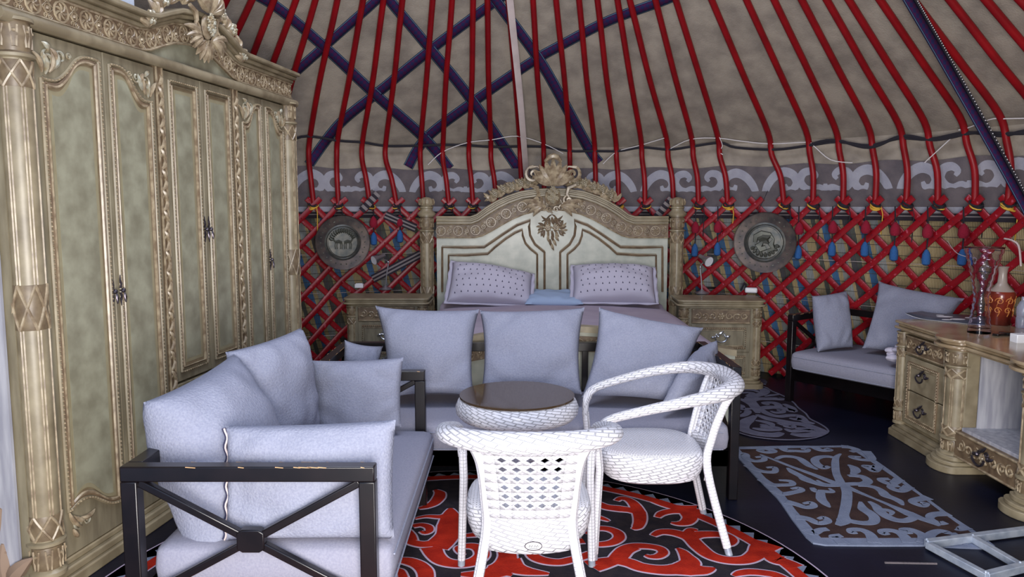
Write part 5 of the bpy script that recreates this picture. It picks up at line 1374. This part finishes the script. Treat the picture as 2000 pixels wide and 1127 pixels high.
S = [  # (points, frame, width m)
 ([(215, 325), (255, 305), (310, 318), (355, 355), (392, 420), (400, 480), (380, 530), (340, 548)], Z2, [.03, .045, .055, .07, .085, .075, .06, .015]),
 ([(400, 425), (330, 400), (240, 388), (140, 375), (60, 345), (-20, 300), (-60, 240)], Z2, [.05, .07, .085, .075, .07, .07, .06]),
 ([(330, 395), (400, 418), (445, 416)], Z2, [.10, .06, .01]),
 ([(500, 600), (560, 572), (640, 572), (720, 590), (790, 620), (850, 680), (930, 745), (1020, 780), (1130, 795), (1240, 785), (1310, 745), (1350, 700), (1400, 660)], Z2, [.03, .06, .075, .08, .085, .09, .085, .08, .08, .085, .10, .13, .16]),
 ([(800, 610), (860, 592), (940, 588), (1010, 590), (1080, 605), (1120, 635), (1100, 665), (1060, 672)], Z2, [.09, .08, .075, .07, .07, .06, .045, .02]),
 ([(770, 585), (800, 555), (850, 560)], Z2, [.06, .05, .02]),
 ([(535, 455), (570, 425), (640, 408), (720, 405), (800, 415), (900, 430)], Z2, [.03, .055, .065, .08, .12, .14]),
 ([(770, 420), (790, 460), (760, 495), (700, 505), (640, 498)], Z2, [.10, .09, .075, .05, .012]),
 ([(500, 330), (600, 360), (720, 385), (840, 400)], Z2, [.03, .06, .09, .16]),
 ([(440, 752), (480, 765), (540, 762), (580, 735), (560, 705), (500, 688), (410, 680), (330, 685), (270, 710), (235, 750), (215, 785)], Z2, [.015, .035, .05, .055, .055, .055, .06, .065, .07, .08, .09]),
 ([(-20, 820), (60, 805), (150, 795), (230, 795), (320, 815), (400, 845), (520, 865), (640, 868), (740, 850), (790, 810), (760, 760), (730, 725), (690, 698)], Z2, [.06, .06, .065, .09, .09, .09, .09, .10, .12, .11, .07, .05, .012]),
 ([(640, 865), (780, 865), (900, 870), (985, 855)], Z2, [.10, .13, .09, .012]),
 ([(160, 485), (120, 470), (60, 450), (10, 440)], Z2, [.01, .035, .045, .05]),
 ([(20, 665), (90, 668), (180, 655), (235, 620), (225, 580), (170, 552), (100, 542), (40, 552), (0, 590)], Z2, [.05, .055, .06, .065, .065, .06, .055, .05, .05]),
 ([(1130, 915), (1180, 895), (1260, 885), (1360, 892), (1460, 910), (1560, 960)], Z2, [.02, .05, .06, .06, .06, .06]),
 ([(1440, 760), (1460, 790), (1540, 810), (1620, 850)], Z2, [.12, .09, .08, .10]),
 ([(270, 385), (330, 372), (390, 345), (430, 300), (435, 265), (400, 240)], Z1, [.02, .05, .07, .08, .07, .02]),
 ([(240, 466), (330, 448), (440, 452), (510, 440)], Z1, [.01, .03, .05, .09]),
 ([(520, 385), (520, 440), (515, 520), (500, 590), (450, 650), (400, 690)], Z1, [.02, .11, .15, .14, .15, .16]),
 ([(170, 630), (230, 655), (310, 668), (390, 655), (440, 620)], Z1, [.05, .06, .07, .08, .08]),
 ([(370, 690), (400, 750), (450, 795), (530, 818), (620, 820), (710, 800), (765, 755), (750, 705), (690, 682), (620, 685), (575, 700), (600, 735), (640, 735)], Z1, [.12, .10, .09, .08, .08, .085, .085, .08, .065, .05, .035, .03, .015]),
 ([(225, 525), (290, 515), (345, 530), (355, 560), (320, 578), (285, 565)], Z1, [.04, .045, .05, .045, .035, .015]),
 ([(170, 560), (200, 600), (215, 640)], Z1, [.06, .07, .07]),
 ([(100, 790), (190, 800), (270, 830), (320, 880), (330, 940)], Z1, [.05, .075, .08, .085, .08]),
 ([(80, 860), (130, 880), (150, 930)], Z1, [.02, .04, .05]),
 ([(640, 600), (720, 592), (790, 588), (840, 600)], Z1, [.04, .05, .05, .05]),
 ([(900, 640), (950, 700), (965, 760), (950, 820), (900, 870), (800, 900), (600, 905)], Z1, [.10, .10, .10, .12, .15, .10, .03]),
 ([(960, 800), (1020, 850), (1120, 880), (1290, 900)], Z1, [.16, .12, .08, .015]),
 ([(1400, 700), (1350, 712), (1290, 700), (1240, 690), (1180, 700), (1155, 740), (1190, 775), (1270, 800), (1370, 808), (1460, 790), (1540, 770), (1620, 740)], Z1, [.015, .04, .05, .055, .06, .065, .07, .07, .065, .06, .06, .06]),
 ([(1400, 705), (1430, 670), (1480, 650), (1560, 640)], Z1, [.02, .04, .05, .06]),
 ([(1650, 860), (1740, 830), (1850, 780), (1900, 720), (1960, 690)], Z1, [.06, .06, .06, .07, .07]),
 ([(1000, 910), (940, 900), (880, 905)], Z1, [.03, .03, .03]),
]
for pts, f, wd in S:
    wd = [w_*.74 for w_ in wd]
    stroke(mb, pts, f, [w_+.016 for w_ in wd], .0075, 2, .0012); stroke(mb, pts, f, wd, .0084, 1, .0012)
# the same horned motif continues towards the door, below the picture
for k in range(7):
    a = -PI*.5+(k-3)*.42; c = (RC.x+.98*math.cos(a), RC.y+.98*math.sin(a))
    if c[1] > 2.45: continue
    for sg in (-1, 1):
        sp = spiral(c[0]+sg*.16*math.cos(a+PI/2), c[1]+sg*.16*math.sin(a+PI/2), .14, 1.25, a+PI/2*sg+PI, sg, .2, 20)
        for ww, z_, m_ in ((.076, .0075, 2), (.06, .0084, 1)): mb.ribbon(sp, [ww]*(len(sp)-4)+[ww*.8, ww*.6, ww*.4, ww*.3], z_, z_+.0012, m_, FL(0))
tag(mb.build('round_rug', [M_rugbase, M_rugred, M_ruglilac, M_rugnavy, M_ruggrey], smooth=False), 'round red and dark felt rug with toothed border under the wicker chairs', 'rug')

# brown and grey felt rug
out = [(40, 62), (250, 58), (500, 52), (750, 54), (980, 50), (1080, 80), (1350, 270), (1560, 430), (1830, 630), (2010, 745), (2180, 870), (2100, 890), (1850, 880), (1600, 865), (1200, 866), (800, 862), (700, 845), (640, 795), (520, 640), (440, 520), (400, 470), (330, 400), (250, 320), (100, 160)]
O = fl(out, Z4); mb = MB(); mb.prism(O, 0, .007, XY, 0)
brn = [(95, 82), (300, 80), (600, 72), (980, 66), (1075, 120), (1300, 270), (1560, 452), (1740, 590), (1900, 705), (2000, 770), (2020, 800), (1850, 808), (1500, 810), (1150, 812), (760, 808), (700, 745), (560, 590), (430, 420), (320, 330), (200, 200)]
mb.prism(inset(fl(brn, Z4), .004), .007, .0085, XY, 1)
Z_ = .0088
G4 = [
 ([(270, 128), (400, 178), (520, 226), (700, 292), (900, 372)], [.012, .025, .03, .04, .06]),
 ([(930, 375), (1060, 432), (1200, 490), (1330, 545), (1480, 612), (1600, 660), (1730, 712)], [.07, .035, .02, .03, .07, .05, .015]),
 ([(925, 122), (890, 150), (880, 200), (888, 280), (915, 340), (930, 375)], [.015, .04, .05, .05, .055, .06]),
 ([(885, 160), (830, 145), (760, 148), (715, 170), (730, 205), (780, 235), (830, 225)], [.03, .045, .05, .055, .06, .06, .03]),
 ([(955, 380), (975, 440), (970, 530), (950, 620), (950, 670), (900, 706)], [.06, .06, .06, .055, .08, .03]),
 ([(955, 655), (1030, 678), (1120, 690), (1190, 680), (1195, 640), (1150, 600), (1105, 570), (1085, 515)], [.04, .05, .05, .055, .06, .065, .06, .015]),
 ([(490, 238), (530, 268), (600, 305), (640, 330), (720, 362), (800, 380), (930, 378)], [.015, .05, .05, .075, .05, .045, .05]),
 ([(400, 165), (450, 145), (520, 145), (585, 160), (630, 190), (670, 220), (735, 250)], [.03, .04, .045, .05, .06, .05, .015]),
 ([(985, 212), (1030, 235), (1045, 262), (1020, 290)], [.015, .06, .065, .03]),
 ([(960, 372), (1030, 368), (1110, 368), (1145, 345), (1100, 310), (1040, 302), (985, 302)], [.05, .05, .06, .06, .055, .05, .03]),
 ([(1060, 380), (1140, 384), (1210, 400), (1260, 430), (1290, 462), (1350, 485), (1400, 510), (1430, 542)], [.04, .04, .045, .055, .065, .05, .05, .015]),
 ([(1155, 512), (1210, 550), (1240, 590), (1300, 635), (1380, 665), (1460, 668), (1520, 645)], [.02, .05, .06, .06, .055, .05, .05]),
 ([(1240, 580), (1300, 583), (1340, 600), (1330, 622)], [.04, .04, .035, .015]),
 ([(690, 400), (720, 425), (790, 430), (860, 432), (830, 405)], [.03, .05, .045, .03, .015]),
 ([(760, 440), (765, 490), (800, 530), (838, 560)], [.05, .06, .05, .01]),
 ([(730, 338), (780, 365), (850, 378), (920, 378)], [.015, .03, .03, .04]),
]
for pts, wd in G4:
    stroke(mb, pts, Z4, [q*.82 for q in wd], Z_-.0005, 0, .0018)
def hook(f, pts, wd=(.07, .055, .045, .045, .04, .02), mi=0): stroke(mb, pts, f, [q*.8 for q in wd], Z_-.0005, mi, .0018)
H4 = [
 [(70, 120), (140, 128), (160, 160), (230, 182), (300, 172), (290, 148), (230, 150)], [(170, 215), (220, 245), (300, 268), (385, 270), (385, 235), (320, 235)],
 [(280, 330), (360, 372), (440, 378), (530, 372), (510, 345), (420, 338)], [(380, 420), (450, 450), (540, 438), (605, 420), (580, 402), (520, 408)], [(480, 515), (560, 535), (640, 560), (705, 550), (680, 522), (620, 530)], [(560, 640), (660, 655), (740, 690), (820, 675), (790, 645), (740, 655)],
 [(640, 740), (700, 770), (760, 745), (820, 738)],
 [(1130, 100), (1180, 165), (1110, 172), (1040, 160), (1010, 145), (1090, 148)], [(1230, 220), (1200, 262), (1150, 240), (1120, 222), (1200, 228)], [(1400, 330), (1340, 368), (1270, 350), (1250, 330), (1320, 328)], [(1480, 390), (1420, 425), (1350, 410), (1330, 388), (1400, 385)], [(1640, 480), (1530, 500), (1510, 520), (1590, 548), (1620, 530), (1570, 518)], [(1800, 610), (1680, 620), (1650, 650), (1720, 690), (1780, 685)], [(1950, 720), (1890, 740), (1860, 735)],
 [(300, 70), (380, 100), (320, 110), (260, 95), (290, 85)], [(440, 66), (480, 95), (550, 98), (640, 102), (655, 85), (600, 80)], [(700, 62), (760, 92), (840, 92), (800, 78)], [(930, 62), (1000, 70), (1060, 90), (1010, 105)],
 [(1200, 850), (1160, 780), (1090, 745), (1010, 745), (1010, 765), (1060, 770)], [(1480, 850), (1420, 780), (1340, 750), (1260, 755), (1270, 775), (1320, 775)], [(1600, 850), (1590, 790), (1500, 745), (1430, 745), (1460, 765), (1510, 770)], [(1640, 860), (1650, 790), (1720, 755), (1790, 765), (1800, 780)], [(1900, 860), (1870, 800), (1830, 770)], [(950, 860), (900, 820), (860, 800), (930, 790)],
]
for h in H4: hook(Z4, h)
tag(mb.build('felt_rug', [M_ruggrey, M_rugbrown], smooth=False), 'brown felt rug with pale grey horn scrolls lying before the desk', 'rug')

# oval dusky rug further back
out = [(-150, 780), (80, 885), (400, 985), (700, 1030), (900, 1045), (1200, 1045), (1500, 1010), (1700, 930), (1690, 860), (1560, 770), (1400, 690), (1330, 600), (1200, 500), (1120, 410), (950, 300), (760, 220), (640, 150), (400, 110), (100, 100), (-200, 110), (-400, 300), (-400, 600)]
mb = MB(); mb.prism(fl(out, Z3), 0, .006, XY, 1)
e = [V(p) for p in fl(out, Z3)]; e = cr(e, 3, True); mb.ribbon([(p.x, p.y) for p in e]+[(e[0].x, e[0].y)], .012, .0055, .008, 0, FL(0))
G3 = [
 ([(170, 140), (350, 135), (520, 160), (640, 215), (600, 265), (480, 300), (380, 350), (420, 420), (480, 500), (520, 590)], .075),
 ([(180, 205), (330, 195), (450, 205), (530, 235)], .05), ([(240, 255), (360, 245), (430, 265), (330, 300)], .05),
 ([(140, 340), (300, 380), (420, 450), (500, 520)], .06), ([(120, 430), (220, 470), (260, 520), (420, 520)], .06), ([(120, 570), (200, 570), (170, 600)], .04), ([(110, 640), (250, 640), (340, 600), (350, 560), (310, 545)], .05), ([(110, 715), (200, 715)], .05),
 ([(640, 310), (760, 290), (880, 275)], .04), ([(430, 400), (520, 355), (660, 350), (800, 350), (900, 355), (930, 340)], .07), ([(500, 490), (620, 510), (760, 500), (860, 500), (860, 450), (760, 415), (640, 425), (700, 455)], .055),
 ([(560, 500), (700, 490), (900, 500), (1050, 540), (1120, 560), (1080, 500), (960, 440)], .06),
 ([(600, 530), (640, 580), (760, 630), (900, 650), (1050, 635), (1200, 640), (1280, 690), (1330, 740), (1480, 775)], .055), ([(740, 560), (820, 585), (930, 580), (930, 550), (840, 545)], .045),
 ([(1060, 680), (1160, 700), (1250, 690), (1210, 720)], .05),
 ([(500, 620), (700, 690), (900, 730), (1100, 765), (1300, 790), (1480, 850), (1600, 910), (1450, 960), (1250, 970), (1080, 945)], .075),
 ([(480, 640), (350, 720), (270, 800), (280, 870), (420, 920), (600, 955), (800, 965), (930, 930)], .085),
 ([(480, 720), (620, 740), (740, 780), (720, 815), (620, 800), (580, 785)], .05), ([(430, 850), (560, 870), (720, 880), (860, 870), (800, 840), (560, 830)], .055),
 ([(850, 760), (960, 790), (1100, 810), (1080, 835), (960, 815)], .05), ([(980, 860), (1100, 900), (1300, 890), (1450, 890), (1350, 865), (1150, 850)], .055),
]
for pts, wd in G3: stroke(mb, pts, Z3, wd, .0058, 0, .002)
tag(mb.build('oval_rug', [M_rugdim, M_rugdimb], smooth=False), 'dusky oval felt rug with grey scrolls lying behind the middle sofa leg', 'rug')
mb = MB(); mb.prism(fl([(-300, -40), (100, -20), (540, 0), (640, 15), (680, 60), (660, 98), (540, 88), (150, 78), (-300, 70)], Z3), 0, .005, XY)
tag(mb.build('bedside_mat', M_rugdim, smooth=False), 'plain grey felt mat at the foot of the right nightstand', 'rug')

# metal ladder-like frame lying at the lower right
FR = thing('metal_frame', 'galvanised metal tube frame lying on the floor at the lower right corner', 'metal frame', (1.75, 3.0, 0))
def fpt(x, y, z=.022): return onz(x, y, z)-V((1.75, 3.0, 0))
for nm, a, b, r in (('rail', (1810, 1062), (2040, 1032), .016), ('rail', (1925, 1126), (2060, 1092), .016), ('rung', (1812, 1064), (1930, 1127), .014), ('rung', (1900, 1052), (1992, 1106), .014)):
    mb = MB(); A_, B_ = fpt(*a), fpt(*b); mb.bar(A_, B_, r*2, r*2)
    for q in (A_, B_): mb.ball(q+V((0, 0, r)), r*.55, 0, 6, 4)
    mb.build(nm, M_alu, FR, bevel=.006, seg=3)
a, b = onz(1728, 1099, .004), onz(1830, 1101, .004); mb = MB(); mb.bar(a, b, .006, .006); tag(mb.build('thin_stick', M_feltdark), 'thin pale stick lying on the dark floor below the brown rug', 'stick')
